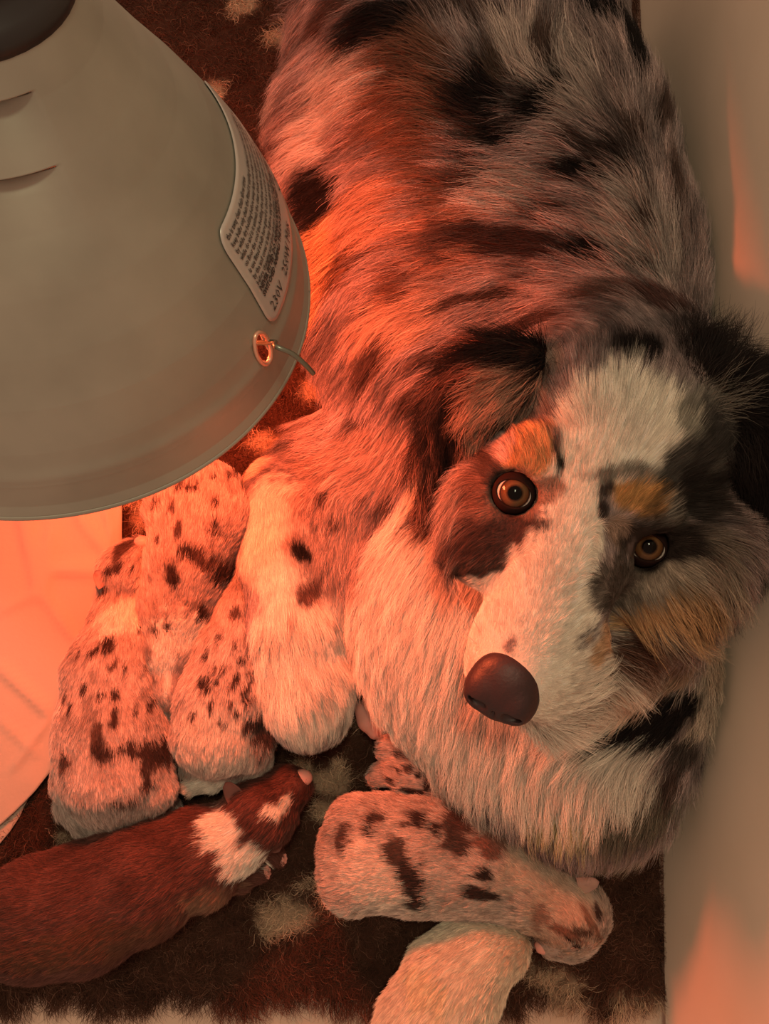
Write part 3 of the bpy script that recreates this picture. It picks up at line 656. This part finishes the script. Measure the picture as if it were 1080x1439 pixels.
def puppy(label, spine, limbs, patches, base, ears=(), nose_at=None, head=None, L0=.0050, dens_=1.8e6, tail=None, pink=(), extra=(), floor_z=.003, hidden=0, dirs=()):
    """spine rows are (px, py, z cm, radius px) from head to tail"""
    pr = [(P(x, y, z*.01), R(x, y, z*.01, rp)) for x, y, z, rp in spine]
    al = [p for p, _ in pr]; al += [P(l[0][0], l[0][1], .02) for l in limbs]+[P(l[-1][0], l[-1][1], .02) for l in limbs]
    lo = np.min(al, 0)-.055; hi = np.max(al, 0)+.055; lo[2] = -.002; hi[2] = max(hi[2], .03)
    g = Field(lo, hi, .0019)
    for (a, ra), (b, rb) in zip(pr[:-1], pr[1:]): g.cap(a, b, ra, rb, .010)
    for l in limbs:
        q = [(P(x, y, z*.01), R(x, y, z*.01, rp)) for x, y, z, rp in l]
        for (a, ra), (b, rb) in zip(q[:-1], q[1:]): g.cap(a, b, ra, rb, .004)
    if head:
        for (x, y, z, rp) in head: c = P(x, y, z*.01); g.ell(c, (R(x, y, z*.01, rp),)*3, .006)
    for (x, y, z, rp) in extra: g.ell(P(x, y, z*.01), (R(x, y, z*.01, rp),)*3, .0045)
    g.d = np.maximum(g.d, floor_z-(g.lo[2]+g.h*np.arange(g.n[2]))[None, None, :])
    for q in SOLID: carve(g, q)
    SOLID.append(g)
    Vp, Qp, Np = g.mesh(); bv = make_bvh(Vp, Qp); ct_ = Coat(bv, base, zpad=.02)
    ct_.add(patches, edge=.22, nz=.48, nscale=220)
    o = quad_obj('puppy', Vp, Qp, M_skin, col=ct_(Vp)*.8); tag(o, label, 'puppy', PUPGROUP)
    fw = Flow()
    for (a, _), (b, _) in zip(pr[:-1], pr[1:]):
        for t in (0, .5, 1): fw.add(a+(b-a)*t+np.array([0, 0, .01]), b-a)
    for l in limbs:
        a, b = P(l[0][0], l[0][1], l[0][2]*.01), P(l[-1][0], l[-1][1], l[-1][2]*.01); fw.add((a+b)/2, b-a)
    for (x, y, dx, dy) in dirs: fw.add(pick(bv, x, y), (dx, -dy, 0))
    pk = [(P(x, y, .03)[:2], R(x, y, .03, r_)) for x, y, r_ in pink]
    def dn(c, n_):
        d = dens_*(n_[:, 2] > -.35)*in_view(c, .06)
        for q, rr in pk: d = d*(.12+.88*sstep(.6*rr, 1.3*rr, np.linalg.norm(c[:, :2]-q, axis=1)))
        return d
    rr, nn = scatter(Vp, Qp, Np, dn)
    fr = fw(rr); c = ct_(rr+fr*rng.uniform(-.002, .005, (len(rr), 1)))*(1+.14*noise(rr, 300, 3)[:, None]+rng.normal(0, .14, (len(rr), 1)))
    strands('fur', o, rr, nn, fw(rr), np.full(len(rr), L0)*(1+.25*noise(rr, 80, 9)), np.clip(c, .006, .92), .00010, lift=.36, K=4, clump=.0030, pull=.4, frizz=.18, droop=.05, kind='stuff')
    # ears: small folded cones of skin
    for (x0, y0, x1, y1, z, w_) in ears:
        a, b = P(x0, y0, z*.01), P(x1, y1, z*.01+.003); ax = b-a; Ln = np.linalg.norm(ax); ax = ax/Ln; sd = unit(np.cross(ax, [0, 0, 1])); W_ = R(x0, y0, z*.01, w_)
        Vv, Ff = [], []; n1, n2 = 8, 10
        for th in (0, 1):
            for i in range(n1+1):
                t = i/n1; wd = W_*math.sqrt(max(0, 1-t**1.8)+.003)
                for j in range(n2+1):
                    s_ = 2*j/n2-1; Vv.append(a+ax*Ln*t+sd*wd*s_+np.array([0, 0, 1])*(-.35*wd*(1-s_*s_)+.0012*th-.002*t))
        k_ = (n1+1)*(n2+1)
        for th in (0, 1):
            for i in range(n1):
                for j in range(n2):
                    q = th*k_+i*(n2+1)+j; f_ = (q, q+1, q+n2+2, q+n2+1); Ff.append(f_ if th else f_[::-1])
        for i in range(n1):
            for j in (0, n2): q = i*(n2+1)+j; Ff.append((q, q+n2+1, k_+q+n2+1, k_+q))
        for j in range(n2): q = n1*(n2+1)+j; Ff.append((q, q+1, k_+q+1, k_+q))
        ec = ct_(np.array(Vv))*.5+np.array([.22, .09, .075]); mesh_obj('ear', Vv, Ff, M_skin, o, col=ec*.8)
    if nose_at:
        x, y, z, rp = nose_at; c0 = P(x, y, z*.01); r0 = R(x, y, z*.01, rp)
        gn = Field(c0-.02, c0+.02, .0007); gn.ell(c0, (r0, r0*.8, r0*.7), .002)
        hdv = unit(np.array(pr[0][0]-pr[1][0])); s2 = unit(np.cross(hdv, [0, 0, 1]))
        for s_ in (-1, 1): gn.ell(c0+hdv*r0*.75+s2*s_*r0*.45, (r0*.22,)*3, .001, sub=True)
        Vn, Qn, _ = gn.mesh(); quad_obj('nose', Vn, Qn, M_pink, o); SOLID.append(gn)
    for pw in dirs_paws.get(label, ()):      # bare pink paws with toes
        (x, y, z, rp, dx, dy) = pw; c0 = P(x, y, z*.01); r0 = R(x, y, z*.01, rp); gp = Field(c0-.02, c0+.02, .0007)
        dv = unit(np.array([dx, -dy, 0.])); sv = np.array([dv[1], -dv[0], 0]); gp.cap(c0-dv*r0*1.3, c0+dv*r0*.2, r0*.75, r0*.85, .002)
        for k_, off in enumerate((-.75, -.27, .27, .75)):
            gp.cap(c0+sv*off*r0*.6, c0+sv*off*r0+dv*r0*(1.05 if abs(off) < .5 else .8), r0*.30, r0*.27, .0008)
        Vn, Qn, _ = gp.mesh(); quad_obj('paw', Vn, Qn, M_pink, o); SOLID.append(gp)
    return o, bv

def pm(tone=PUPMERLE, spread=.36):
    def fn(p):
        n1 = noise(p, 90, 60); n2 = noise(p, 330, 61); t = np.clip(1+spread*(.55*n1+.6*n2), .4, 1.3)[:, None]
        c = np.array(tone)*t; k = sstep(.42, .62, noise(p*np.array([1, 1, .6]), 260, 66)+.35*noise(p, 60, 67))[:, None]; return c*(1-.42*k)
    return fn
PUPGROUP = 'newborn puppies lying on the rug'
PK = (.045, .028, .024); PD = (.10, .06, .05); PW = (.80, .72, .62)
def spots(rows, c=PK): return [(x, y, a*.86, b*.86, t, c if k % 4 else (.09, .055, .045)) for k, (x, y, a, b, t) in enumerate(rows)]
dirs_paws = {}

lab1 = 'grey spotted puppy lying against the cloth pad, leftmost of the litter'
dirs_paws[lab1] = [(150, 1184, 3.0, 10, .8, .8)]
puppy(lab1,
      [(196, 778, 2.2, 20), (180, 802, 2.6, 34), (174, 836, 2.6, 29), (172, 878, 2.9, 42), (158, 945, 3.2, 62), (158, 1025, 3.6, 74), (163, 1080, 3.6, 76), (168, 1110, 3.0, 54)],
      [[(104, 1132, 2.6, 25), (118, 1160, 2.6, 16), (140, 1176, 2.8, 12)], [(215, 1120, 2, 30), (230, 1140, 1.6, 22), (185, 1160, 1.3, 15)], [(215, 870, 2, 22), (222, 840, 1.5, 12)]],
      [(180, 865, 46, 20, 10, PW), (205, 840, 12, 30, 0, PW), (170, 775, 10, 22, -30, PD)] +
      spots([(172, 770, 8, 16, -40), (165, 793, 7, 14, -50), (150, 800, 12, 8, 20), (185, 800, 5, 8, -30), (143, 833, 10, 4, 20), (152, 900, 6, 12, -30), (135, 912, 8, 12, -40), (153, 908, 10, 9, 0), (160, 935, 6, 13, -15), (118, 970, 7, 10, -20), (138, 985, 9, 6, 0), (160, 980, 7, 10, 0), (92, 985, 5, 9, 0), (215, 935, 5, 8, 0), (178, 935, 4, 8, 0), (142, 1056, 17, 22, 10), (136, 1032, 9, 12, 0), (200, 1052, 34, 14, -15), (222, 1070, 22, 20, 0), (178, 1048, 12, 10, 0), (92, 1070, 12, 16, 0), (160, 1012, 8, 14, 10), (100, 1000, 6, 10, 0), (205, 1105, 14, 7, 10), (168, 1128, 26, 6, 5), (208, 1090, 6, 10, 0), (215, 990, 5, 12, 0), (192, 880, 4, 8, 0), (112, 920, 4, 8, 0), (190, 1000, 5, 8, 0)]),
      pm(), floor_z=.0115, extra=[(211, 1108, 4.0, 36), (108, 1098, 3.8, 34), (206, 900, 3.6, 26)], ears=[(150, 820, 133, 802, 4.7, 13)], nose_at=(200, 762, 3.6, 12), head=[(178, 802, 3.2, 37), (194, 779, 2.8, 22)])

lab2 = 'grey spotted puppy with a broad dark band, head turned down, below the lamp'
puppy(lab2,
      [(246, 1015, 1.8, 18), (240, 965, 2.4, 34), (242, 910, 3.0, 44), (252, 850, 3.4, 52), (268, 790, 3.8, 58), (284, 730, 3.8, 66), (284, 705, 3.6, 60)],
      [[(238, 760, 3, 22), (228, 715, 2, 18)], [(330, 720, 2.6, 30), (322, 760, 2.4, 24)]],
      [(247, 890, 40, 30, 0, PW), (226, 930, 14, 30, 10, PW), (235, 965, 6, 24, 0, PW), (255, 1010, 20, 24, 0, (.5, .38, .32)), (262, 968, 22, 30, 0, (.36, .28, .25))] +
      spots([(285, 793, 34, 14, -32), (318, 805, 14, 22, -20), (260, 780, 12, 14, -30), (242, 808, 14, 17, 10), (251, 748, 7, 16, -15), (272, 690, 16, 7, 0), (255, 685, 6, 12, -30), (278, 855, 9, 24, 8), (303, 752, 12, 6, 15), (306, 736, 5, 8, 0), (305, 706, 6, 6, 0), (328, 665, 14, 6, 20), (218, 762, 5, 7, 0), (216, 885, 10, 6, 0), (236, 880, 8, 5, 0), (300, 668, 5, 8, 0), (245, 715, 6, 9, -20), (222, 708, 10, 7, 20), (345, 690, 6, 12, 0), (273, 940, 7, 14, 10), (265, 955, 5, 12, 20), (222, 985, 4, 10, 0), (268, 968, 5, 8, 20)]),
      pm((.48, .38, .33)), extra=[(318, 722, 4.6, 40), (236, 716, 4.2, 34), (232, 880, 3.4, 24)], head=[(242, 968, 3.2, 35), (247, 1010, 2.4, 24)])

lab3 = 'speckled puppy with round rump and white tail beside the mother\'s white leg'
dirs_paws[lab3] = [(284, 1086, 2.4, 12, -.6, 1)]
puppy(lab3,
      [(356, 712, 2.2, 20), (348, 740, 2.4, 26), (342, 790, 2.6, 28), (338, 850, 3.2, 34), (326, 920, 3.8, 50), (314, 980, 4.3, 60), (308, 1025, 4.3, 64)],
      [[(268, 1045, 3, 26), (270, 1078, 2.4, 15), (286, 1088, 2.4, 12)], [(350, 1040, 3, 34), (352, 1068, 2.6, 28), (322, 1090, 2.2, 14)], [(370, 1000, 2.6, 20), (378, 1030, 2.0, 14)],
       [(322, 1090, 2.8, 10), (300, 1103, 2.6, 9), (270, 1106, 2.4, 8), (246, 1105, 2.2, 6)]],
      [(300, 1045, 55, 50, 0, (.64, .54, .46)), (285, 1107, 48, 12, 0, PW), (375, 1030, 20, 28, 0, PD)] +
      spots([(327, 864, 10, 9, 0), (307, 893, 8, 8, 0), (288, 925, 6, 10, 10), (286, 965, 10, 10, 0), (300, 938, 4, 7, 20), (325, 955, 8, 12, -25), (345, 968, 8, 12, -30), (350, 985, 10, 6, -30), (320, 990, 5, 9, 0), (295, 995, 4, 9, 0), (330, 1005, 8, 8, 0), (310, 1018, 8, 6, 0), (270, 1012, 9, 5, 10), (352, 1020, 12, 14, 0), (362, 1040, 9, 9, 0), (355, 915, 6, 6, 0), (330, 905, 5, 5, 0), (310, 935, 5, 6, 0), (347, 945, 7, 5, 0), (338, 925, 5, 5, 0), (318, 965, 5, 8, -20), (355, 880, 4, 12, 0), (300, 960, 5, 7, 20), (366, 712, 5, 6, 0), (362, 730, 4, 7, 0)]),
      pm((.50, .40, .35)), ears=[(352, 722, 362, 700, 4.4, 11)], extra=[(346, 1046, 4.2, 36), (276, 1036, 4.4, 34), (300, 925, 3.6, 24)], head=[(352, 722, 3.0, 24)])

lab4 = 'plain dark brown puppy with white collar and snout stripe in the lower left'
dirs_paws[lab4] = [(368, 1226, 1.4, 10, 1, -.1), (392, 1207, 1.6, 9, 1, .2), (10, 1243, 2.6, 8, .1, -1)]
BR = (.115, .047, .037)
puppy(lab4,
      [(418, 1100, 2.2, 20), (396, 1112, 2.8, 28), (368, 1142, 3.2, 44), (326, 1178, 3.2, 46), (278, 1200, 3.4, 58), (205, 1232, 3.9, 78), (120, 1274, 4.0, 82), (50, 1290, 3.9, 76), (5, 1300, 3.4, 60)],
      [[(300, 1235, 2.4, 30), (335, 1235, 1.8, 16), (366, 1227, 1.4, 11)], [(365, 1180, 2.0, 20), (388, 1205, 1.6, 11)], [(20, 1260, 3, 30), (8, 1246, 2.6, 14)]],
      [(316, 1180, 24, 34, 32, PW), (338, 1210, 26, 24, 0, PW), (355, 1222, 20, 9, 0, PW), (300, 1158, 18, 14, 30, PW), (398, 1137, 8, 20, -35, PW), (385, 1140, 9, 9, 0, PW), (120, 1330, 120, 30, 8, (.13, .055, .035)), (290, 1270, 40, 22, 0, (.22, .12, .08))],
      lambda p: np.array(BR)*np.clip(1+.35*noise(p, 70, 4)+.3*noise(p, 400, 5), .4, 1.6)[:, None],
      extra=[(42, 1268, 5.2, 58), (290, 1236, 3.6, 40), (252, 1180, 4.0, 34)], ears=[(332, 1122, 316, 1100, 4.6, 13), (383, 1182, 392, 1198, 3.8, 12)], nose_at=(424, 1093, 2.8, 15), head=[(366, 1142, 3.6, 46), (402, 1106, 2.8, 24), (415, 1112, 2.2, 18)], dens_=1.3e6, pink=[(425, 1095, 14)], L0=.0058)

lab5 = 'small spotted puppy tucked under the mother\'s chest with only paws and flank showing'
dirs_paws[lab5] = [(541, 1056, 2.6, 12, -.2, 1), (530, 1090, 2.2, 13, -.6, .8)]
puppy(lab5,
      [(700, 1085, 2.0, 24), (660, 1095, 2.2, 30), (610, 1092, 2.4, 34), (575, 1080, 2.6, 32), (562, 1074, 2.4, 26)],
      [[(570, 1055, 2.8, 18), (545, 1048, 2.8, 13), (541, 1058, 2.6, 11)], [(575, 1092, 2.4, 18), (540, 1086, 2.2, 15), (529, 1092, 2.1, 13)]],
      spots([(575, 1082, 9, 7, 0), (562, 1088, 7, 5, 0), (604, 1103, 9, 9, 0), (592, 1088, 5, 5, 0), (560, 1050, 4, 4, 0), (560, 1063, 6, 4, 20), (580, 1112, 20, 6, -10), (618, 1108, 9, 8, 0), (590, 1068, 5, 5, 0), (548, 1098, 8, 5, 0)]),
      pm((.50, .39, .34)), dens_=1.0e6, L0=.0045)

lab6 = 'grey patched puppy with its head down below the mother\'s chest, right of the litter'
puppy(lab6,
      [(770, 1324, 2.4, 18), (790, 1304, 2.4, 34), (800, 1282, 3.2, 44), (765, 1262, 3.2, 46), (715, 1236, 3.4, 54), (655, 1212, 3.8, 68), (590, 1200, 3.9, 76), (530, 1196, 3.8, 72), (505, 1196, 3.2, 58)],
      [[(480, 1180, 2.4, 28), (475, 1220, 1.8, 20)], [(670, 1260, 2, 26), (700, 1280, 1.5, 16)]],
      [(530, 1240, 70, 40, -20, (.66, .54, .45)), (790, 1290, 52, 50, 0, (.60, .44, .34)), (740, 1225, 40, 30, -20, (.62, .50, .40)), (480, 1180, 22, 12, 70, PD)] +
      spots([(560, 1205, 22, 28, 25), (580, 1240, 20, 32, 15), (588, 1268, 16, 16, 0), (520, 1160, 8, 16, -20), (535, 1148, 14, 5, 15), (522, 1175, 8, 8, 0), (588, 1150, 13, 10, 0), (612, 1168, 8, 11, 10), (570, 1158, 6, 5, 0), (668, 1255, 18, 12, -10), (682, 1228, 14, 8, 0), (690, 1262, 10, 8, 0)]) +
      [(645, 1170, 22, 34, -25, PD), (690, 1190, 24, 14, -25, (.25, .13, .10)), (800, 1318, 7, 6, 0, BLACK), (807, 1330, 5, 3, 0, BLACK), (760, 1290, 12, 16, 0, (.35, .2, .15)), (786, 1308, 30, 5, -20, (.26, .13, .09)), (830, 1300, 20, 5, -60, (.3, .17, .12)), (842, 1290, 4, 14, 0, (.1, .06, .05)), (818, 1312, 12, 5, -20, (.12, .07, .05))],
      pm((.52, .41, .35)), extra=[(498, 1232, 4.0, 50), (690, 1246, 3.6, 36), (500, 1160, 4.2, 42)], ears=[(812, 1245, 842, 1240, 4.9, 12)], nose_at=(763, 1330, 2.9, 13), head=[(806, 1284, 3.6, 47), (800, 1308, 2.8, 36)], pink=[(765, 1330, 16), (832, 1243, 18)])

lab7 = 'plain cream puppy running out of the bottom edge of the picture'
puppy(lab7,
      [(700, 1330, 3.6, 42), (670, 1340, 4.2, 52), (635, 1385, 4.6, 66), (605, 1450, 4.6, 74), (580, 1530, 4.4, 74), (570, 1600, 4.0, 60), (566, 1650, 3.4, 40)],
      [],
      [(600, 1400, 30, 26, 0, (.78, .62, .42))],
      lambda p: np.array((.78, .66, .52))*np.clip(1+.06*noise(p, 70, 4), .4, 1.6)[:, None], L0=.006)

# ================================================================== THE HEAT LAMP
RC = np.array([-.1539, .1386, .2543])                                    # centre of the rim
ax_l = unit(np.array([.1683, .3165, 1.0]))                 # from the rim up to the neck
xl = unit(np.cross([0, 1, 0], ax_l)); yl = np.cross(ax_l, xl)
PROF = [(0, .1185), (.002, .1190), (.006, .1165), (.018, .1135), (.033, .1075), (.050, .0990), (.066, .0890), (.082, .0775), (.097, .0655), (.112, .0545), (.126, .0450), (.137, .0385)]
ps = np.array([a for a, b in PROF]); prr = np.array([b for a, b in PROF])
def prof(s): 
    return np.interp(s, ps, prr)
def SP(th, s, off=0.0):
    """point on the shade: angle th, height s above the rim, offset outwards"""
    r_ = prof(s); ds = .002; slope = (prof(s+ds)-prof(s-ds))/(2*ds); nr, na = 1/math.hypot(1, slope), -slope/math.hypot(1, slope)
    return RC+(xl*math.cos(th)+yl*math.sin(th))*(r_+off*nr)+ax_l*(s+off*na)
lamp = link(bpy.data.objects.new('heat_lamp', None)); lamp.location = RC
tag(lamp, 'grey metal infrared heat lamp shade hanging over the puppies at left', 'lamp')
def mk(name, V_, F_, m, parent=lamp, smooth=True):
    o = mesh_obj(name, np.array(V_), F_, m, None, smooth); o.parent = parent
    par = Matrix.Identity(4); q = parent
    while q is not None: par = Matrix.Translation(q.location) @ par; q = q.parent
    o.matrix_parent_inverse = par.inverted(); return o
def proj(p):
    d = np.asarray(p)-CAM; c = np.array([d[0], ct*d[1]+st*d[2], -st*d[1]+ct*d[2]]); return 540+F*c[0]/-c[2], 719.5-F*c[1]/-c[2]
def find(px, py):          # angle and height on the shade nearest to a line of sight
    best = None
    for th in np.linspace(-math.pi, math.pi, 361):
        for s in np.linspace(0, .135, 80):
            x, y = proj(SP(th, s)); d = (x-px)**2+(y-py)**2
            p_ = SP(th, s); n_ = SP(th, s, .01)-p_
            if n_@(CAM-p_) < 0: continue
            if best is None or d < best[0]: best = (d, th, s)
    return best[1], best[2]
HOLE = find(367, 491); LV1 = find(20, 250); LV2 = find(0, 148)
print('hole', HOLE, LV1, LV2, [tuple(round(c) for c in proj(SP(t, 0))) for t in (0, -.5, -1, -1.57, -2)])
def shade():
    nt_, ns = 300, 420; V_ = []; F_ = []; keep = set()
    for i in range(nt_):
        th = 2*math.pi*i/nt_
        for j in range(ns+1):
            s = .137*j/ns; off = .0
            for (t0, s0, wt, ws) in ((LV1[0], LV1[1], .26, .026), (LV2[0], LV2[1], .24, .022)):
                dt = (th-t0+math.pi) % (2*math.pi)-math.pi
                if abs(dt) < wt and s0-ws < s <= s0: off -= .0045*(1-(dt/wt)**2)*((s-(s0-ws))/ws)**1.5
            off += .0006*math.exp(-((s-.022)/.003)**2)
            V_.append(SP(th, s, off))
    for i in range(nt_):
        for j in range(ns):
            th = 2*math.pi*(i+.5)/nt_; s = .137*(j+.5)/ns; dt = (th-HOLE[0]+math.pi) % (2*math.pi)-math.pi
            if (dt*.115/.0045)**2+((s-HOLE[1])/.0072)**2 < 1: continue
            skip = False
            for (t0, s0, wt) in ((LV1[0], LV1[1], .24), (LV2[0], LV2[1], .22)):
                d2 = (th-t0+math.pi) % (2*math.pi)-math.pi
                if abs(d2) < wt and s0 < s+.5*.158/ns and s-.5*.158/ns <= s0: skip = True
            if skip: continue
            k = ns+1; F_.append((i*k+j, ((i+1) % nt_)*k+j, ((i+1) % nt_)*k+j+1, i*k+j+1))
    o = mk('shade', V_, F_, M_alu); md = o.modifiers.new('thickness', 'SOLIDIFY'); md.thickness = .0009; md.offset = -1
    return o
sh = shade()
def tube(pts, r_, n=10):
    V_, F_ = [], []; pts = np.array(pts); k = len(pts)
    for i in range(k):
        t = unit(pts[min(i+1, k-1)]-pts[max(i-1, 0)]); a = unit(np.cross(t, [.3, .5, .8])); b = np.cross(t, a)
        for j in range(n): ph = 2*math.pi*j/n; V_.append(pts[i]+(a*math.cos(ph)+b*math.sin(ph))*r_)
    for i in range(k-1):
        for j in range(n): F_.append((i*n+j, i*n+(j+1) % n, (i+1)*n+(j+1) % n, (i+1)*n+j))
    F_.append(tuple(range(n))[::-1]); F_.append(tuple((k-1)*n+j for j in range(n))); return V_, F_
def spline(ctrl, m=12):
    c = [np.array(p) for p in ctrl]; c = [2*c[0]-c[1]]+c+[2*c[-1]-c[-2]]; out = []
    for i in range(1, len(c)-2):
        for k in range(m):
            t = k/m; out.append(.5*((2*c[i])+(-c[i-1]+c[i+1])*t+(2*c[i-1]-5*c[i]+4*c[i+1]-c[i+2])*t*t+(-c[i-1]+3*c[i]-3*c[i+1]+c[i+2])*t**3))
    out.append(c[-2]); return out
mk('rim_bead', *tube([SP(t, .0005, 0) for t in np.linspace(0, 2*math.pi, 241)], .0014, 8), M_alu)
# hole collar and guard wire hooked through it
col_pts = [SP(HOLE[0]+.0048/.115*math.cos(a), HOLE[1]+.0076*math.sin(a), .0006) for a in np.linspace(0, 2*math.pi, 49)]
hc_ = mk('hole_collar', *tube(col_pts, .0010, 8), mat('red_glow_edge', (.75, .42, .30), rough=.3, metal=.6))  # the bulb's red glow at the hole is put into the collar colour
h0 = SP(HOLE[0], HOLE[1], 0)
wire = [SP(HOLE[0]+.02, HOLE[1]-.002, -.02), SP(HOLE[0]+.03, HOLE[1]-.001, -.004), SP(HOLE[0]+.04, HOLE[1], .004), P(388, 487, (h0[2]+.007)), P(410, 497, (h0[2]+.005)), P(428, 512, h0[2]+.000), P(440, 525, h0[2]-.006)]
mk('guard_wire', *tube(spline(wire), .00115, 10), M_wire)
# wire guard under the opening
gw = []
for rr_ in (.035, .065):
    gw.append([RC+(xl*math.cos(a)+yl*math.sin(a))*rr_*1.0-ax_l*(.016-rr_*.1) for a in np.linspace(0, 2*math.pi, 61)])
for w_ in gw: mk('guard_ring', *tube(w_, .0010, 6), M_wire)
for a0 in (0.3, 1.35, 2.4):
    mk('guard_bar', *tube([RC+(xl*math.cos(a0)+yl*math.sin(a0))*(.112*t)-ax_l*(.017*(1-t*t)-.004*t*t) for t in np.linspace(-1, 1, 21)], .0010, 6), M_wire)
# black neck, socket and cord
def lathe(rows, m, name, n=48):
    V_, F_ = [], []
    for (s, r_) in rows:
        for j in range(n): a = 2*math.pi*j/n; V_.append(RC+ax_l*s+(xl*math.cos(a)+yl*math.sin(a))*r_)
    for i in range(len(rows)-1):
        for j in range(n): F_.append((i*n+j, i*n+(j+1) % n, (i+1)*n+(j+1) % n, (i+1)*n+j))
    F_.append(tuple(range(n))[::-1]); F_.append(tuple((len(rows)-1)*n+j for j in range(n))); return mk(name, V_, F_, m)
lathe([(.128, .030), (.1345, .0375), (.1365, .0392), (.140, .0392), (.143, .036), (.145, .0325), (.147, .031), (.175, .0295), (.180, .026), (.190, .023), (.197, .016)], M_black, 'lamp_socket')
mk('power_cord', *tube(spline([RC+ax_l*.195, RC+ax_l*.22+np.array([0, .01, .01]), RC+ax_l*.24+np.array([-.03, .03, .10]), RC+ax_l*.24+np.array([-.05, .05, .40])]), .0035, 10), M_black)
ax_b = unit(np.array([-.22, .50, .86])); xb_ = unit(np.cross([0, 1, 0], ax_b)); yb_ = np.cross(ax_b, xb_); BC = RC+ax_l*.014+xl*.004
def bulb_part(rows, m, name, n=32, cap=False):
    V_, F_ = [], []
    for (s_, r_) in rows:
        for j in range(n): a = 2*math.pi*j/n; V_.append(BC+ax_b*s_+(xb_*math.cos(a)+yb_*math.sin(a))*r_)
    for i in range(len(rows)-1):
        for j in range(n): F_.append((i*n+j, (i+1)*n+j, (i+1)*n+(j+1) % n, i*n+(j+1) % n))
    F_.append(tuple((len(rows)-1)*n+j for j in range(n))); return mk(name, V_, F_, m)
bulb_part([(.0005, .0400), (.006, .0405), (.014, .0385), (.026, .033), (.038, .025), (.048, .0165), (.056, .013), (.070, .013)], M_silver, 'heat_bulb')
bulb_part([(.0, .0400), (-.0035, .0370), (-.0065, .0300), (-.0085, .0200), (-.0095, .0100), (-.0098, .0005)], M_bulb, 'bulb_face')['label'] = 'glowing red front glass of the bulb'

# warning sticker, wrapped on the shade
t_hi = find(345, 205)[0]; c_lo = find(385, 452); c_in = find(303, 350); 
print('sticker', t_hi, c_lo, c_in)
TH0 = (c_lo[0]+c_in[0])/2; TH1 = TH0+1.02; S0 = max(.014, c_lo[1]); S1 = c_in[1]+.003
def patch(th0, th1, s0, s1, off, m, name, nt_=60, ns=24, cr=.007):
    V_, F_ = [], []
    rm = .105
    for i in range(nt_+1):
        for j in range(ns+1):
            u, v_ = i/nt_*2-1, j/ns*2-1; hw_, hh_ = (th1-th0)*rm/2, (s1-s0)/2; x, y = u*hw_, v_*hh_
            # squircle corners
            ax_, ay_ = max(0, abs(x)-(hw_-cr)), max(0, abs(y)-(hh_-cr)); L_ = math.hypot(ax_, ay_)
            if ax_ > 0 and ay_ > 0:
                k = max(ax_, ay_)/L_; x = math.copysign(hw_-cr+ax_*k, x); y = math.copysign(hh_-cr+ay_*k, y)
            V_.append(SP((th0+th1)/2+x/rm, (s0+s1)/2+y, off))
    for i in range(nt_):
        for j in range(ns): F_.append((i*(ns+1)+j, (i+1)*(ns+1)+j, (i+1)*(ns+1)+j+1, i*(ns+1)+j+1))
    return mk(name, V_, F_, m)
stk = patch(TH0, TH1, S0, S1, .0009, M_sticker, 'sticker'); stk['label'] = 'warning sticker with small black print'
md = stk.modifiers.new('t', 'SOLIDIFY'); md.thickness = .0003
def text_rows():
    Vt, Ft = [], []
    def put(txt, th, s, size, squeeze=1.0, bold=0.0):
        cu = bpy.data.curves.new('t', 'FONT'); cu.body = txt; cu.size = size; cu.resolution_u = 1; cu.offset = bold
        ob = bpy.data.objects.new('t', cu); COL.objects.link(ob); dg = bpy.context.evaluated_depsgraph_get(); me = bpy.data.meshes.new_from_object(ob.evaluated_get(dg))
        base = len(Vt)
        for v_ in me.vertices: Vt.append(SP(th+v_.co.x*squeeze/.105, s+v_.co.y, .0013))
        for p_ in me.polygons: Ft.append(tuple(base+i for i in p_.vertices))
        bpy.data.objects.remove(ob); bpy.data.curves.remove(cu); bpy.data.meshes.remove(me)
    words = 'use only with infrared bulbs keep away from water straw and bedding do not cover the lamp while it is switched on hang by the chain never by the cord allow to cool before changing the bulb minimum distance to animals and floor is shown here clean with a dry cloth unplug before service check the guard is fitted'.split()
    rs = random.Random(4); n = 10; wdt = (TH1-TH0)*.105-.010
    put('230V   250W Max', TH0+.05, S0+.0042, .0062)
    put('CE', TH0+.05+.062/.105, S0+.0045, .0085)
    top = S1-.0045; bot = S0+.0125
    for k in range(n):
        s = top-(top-bot)*k/(n-1); line = ''
        frac = 1 if k not in (0, 7) else (.45 if k == 0 else .72)
        size = .0027 if k < n-2 else .0030
        while len(line)*size*.50 < wdt*frac: line += rs.choice(words)+' '
        if k >= n-2: line = line.upper(); line = line[:int(len(line)*.80)]
        put(line.strip(), TH0+.045, s, size, 1.0, .00006 if k < n-2 else .00014)
    o = mk('printing', Vt, Ft, M_ink, lamp, False); o.name = 'sticker_printing'
text_rows()
print('done')
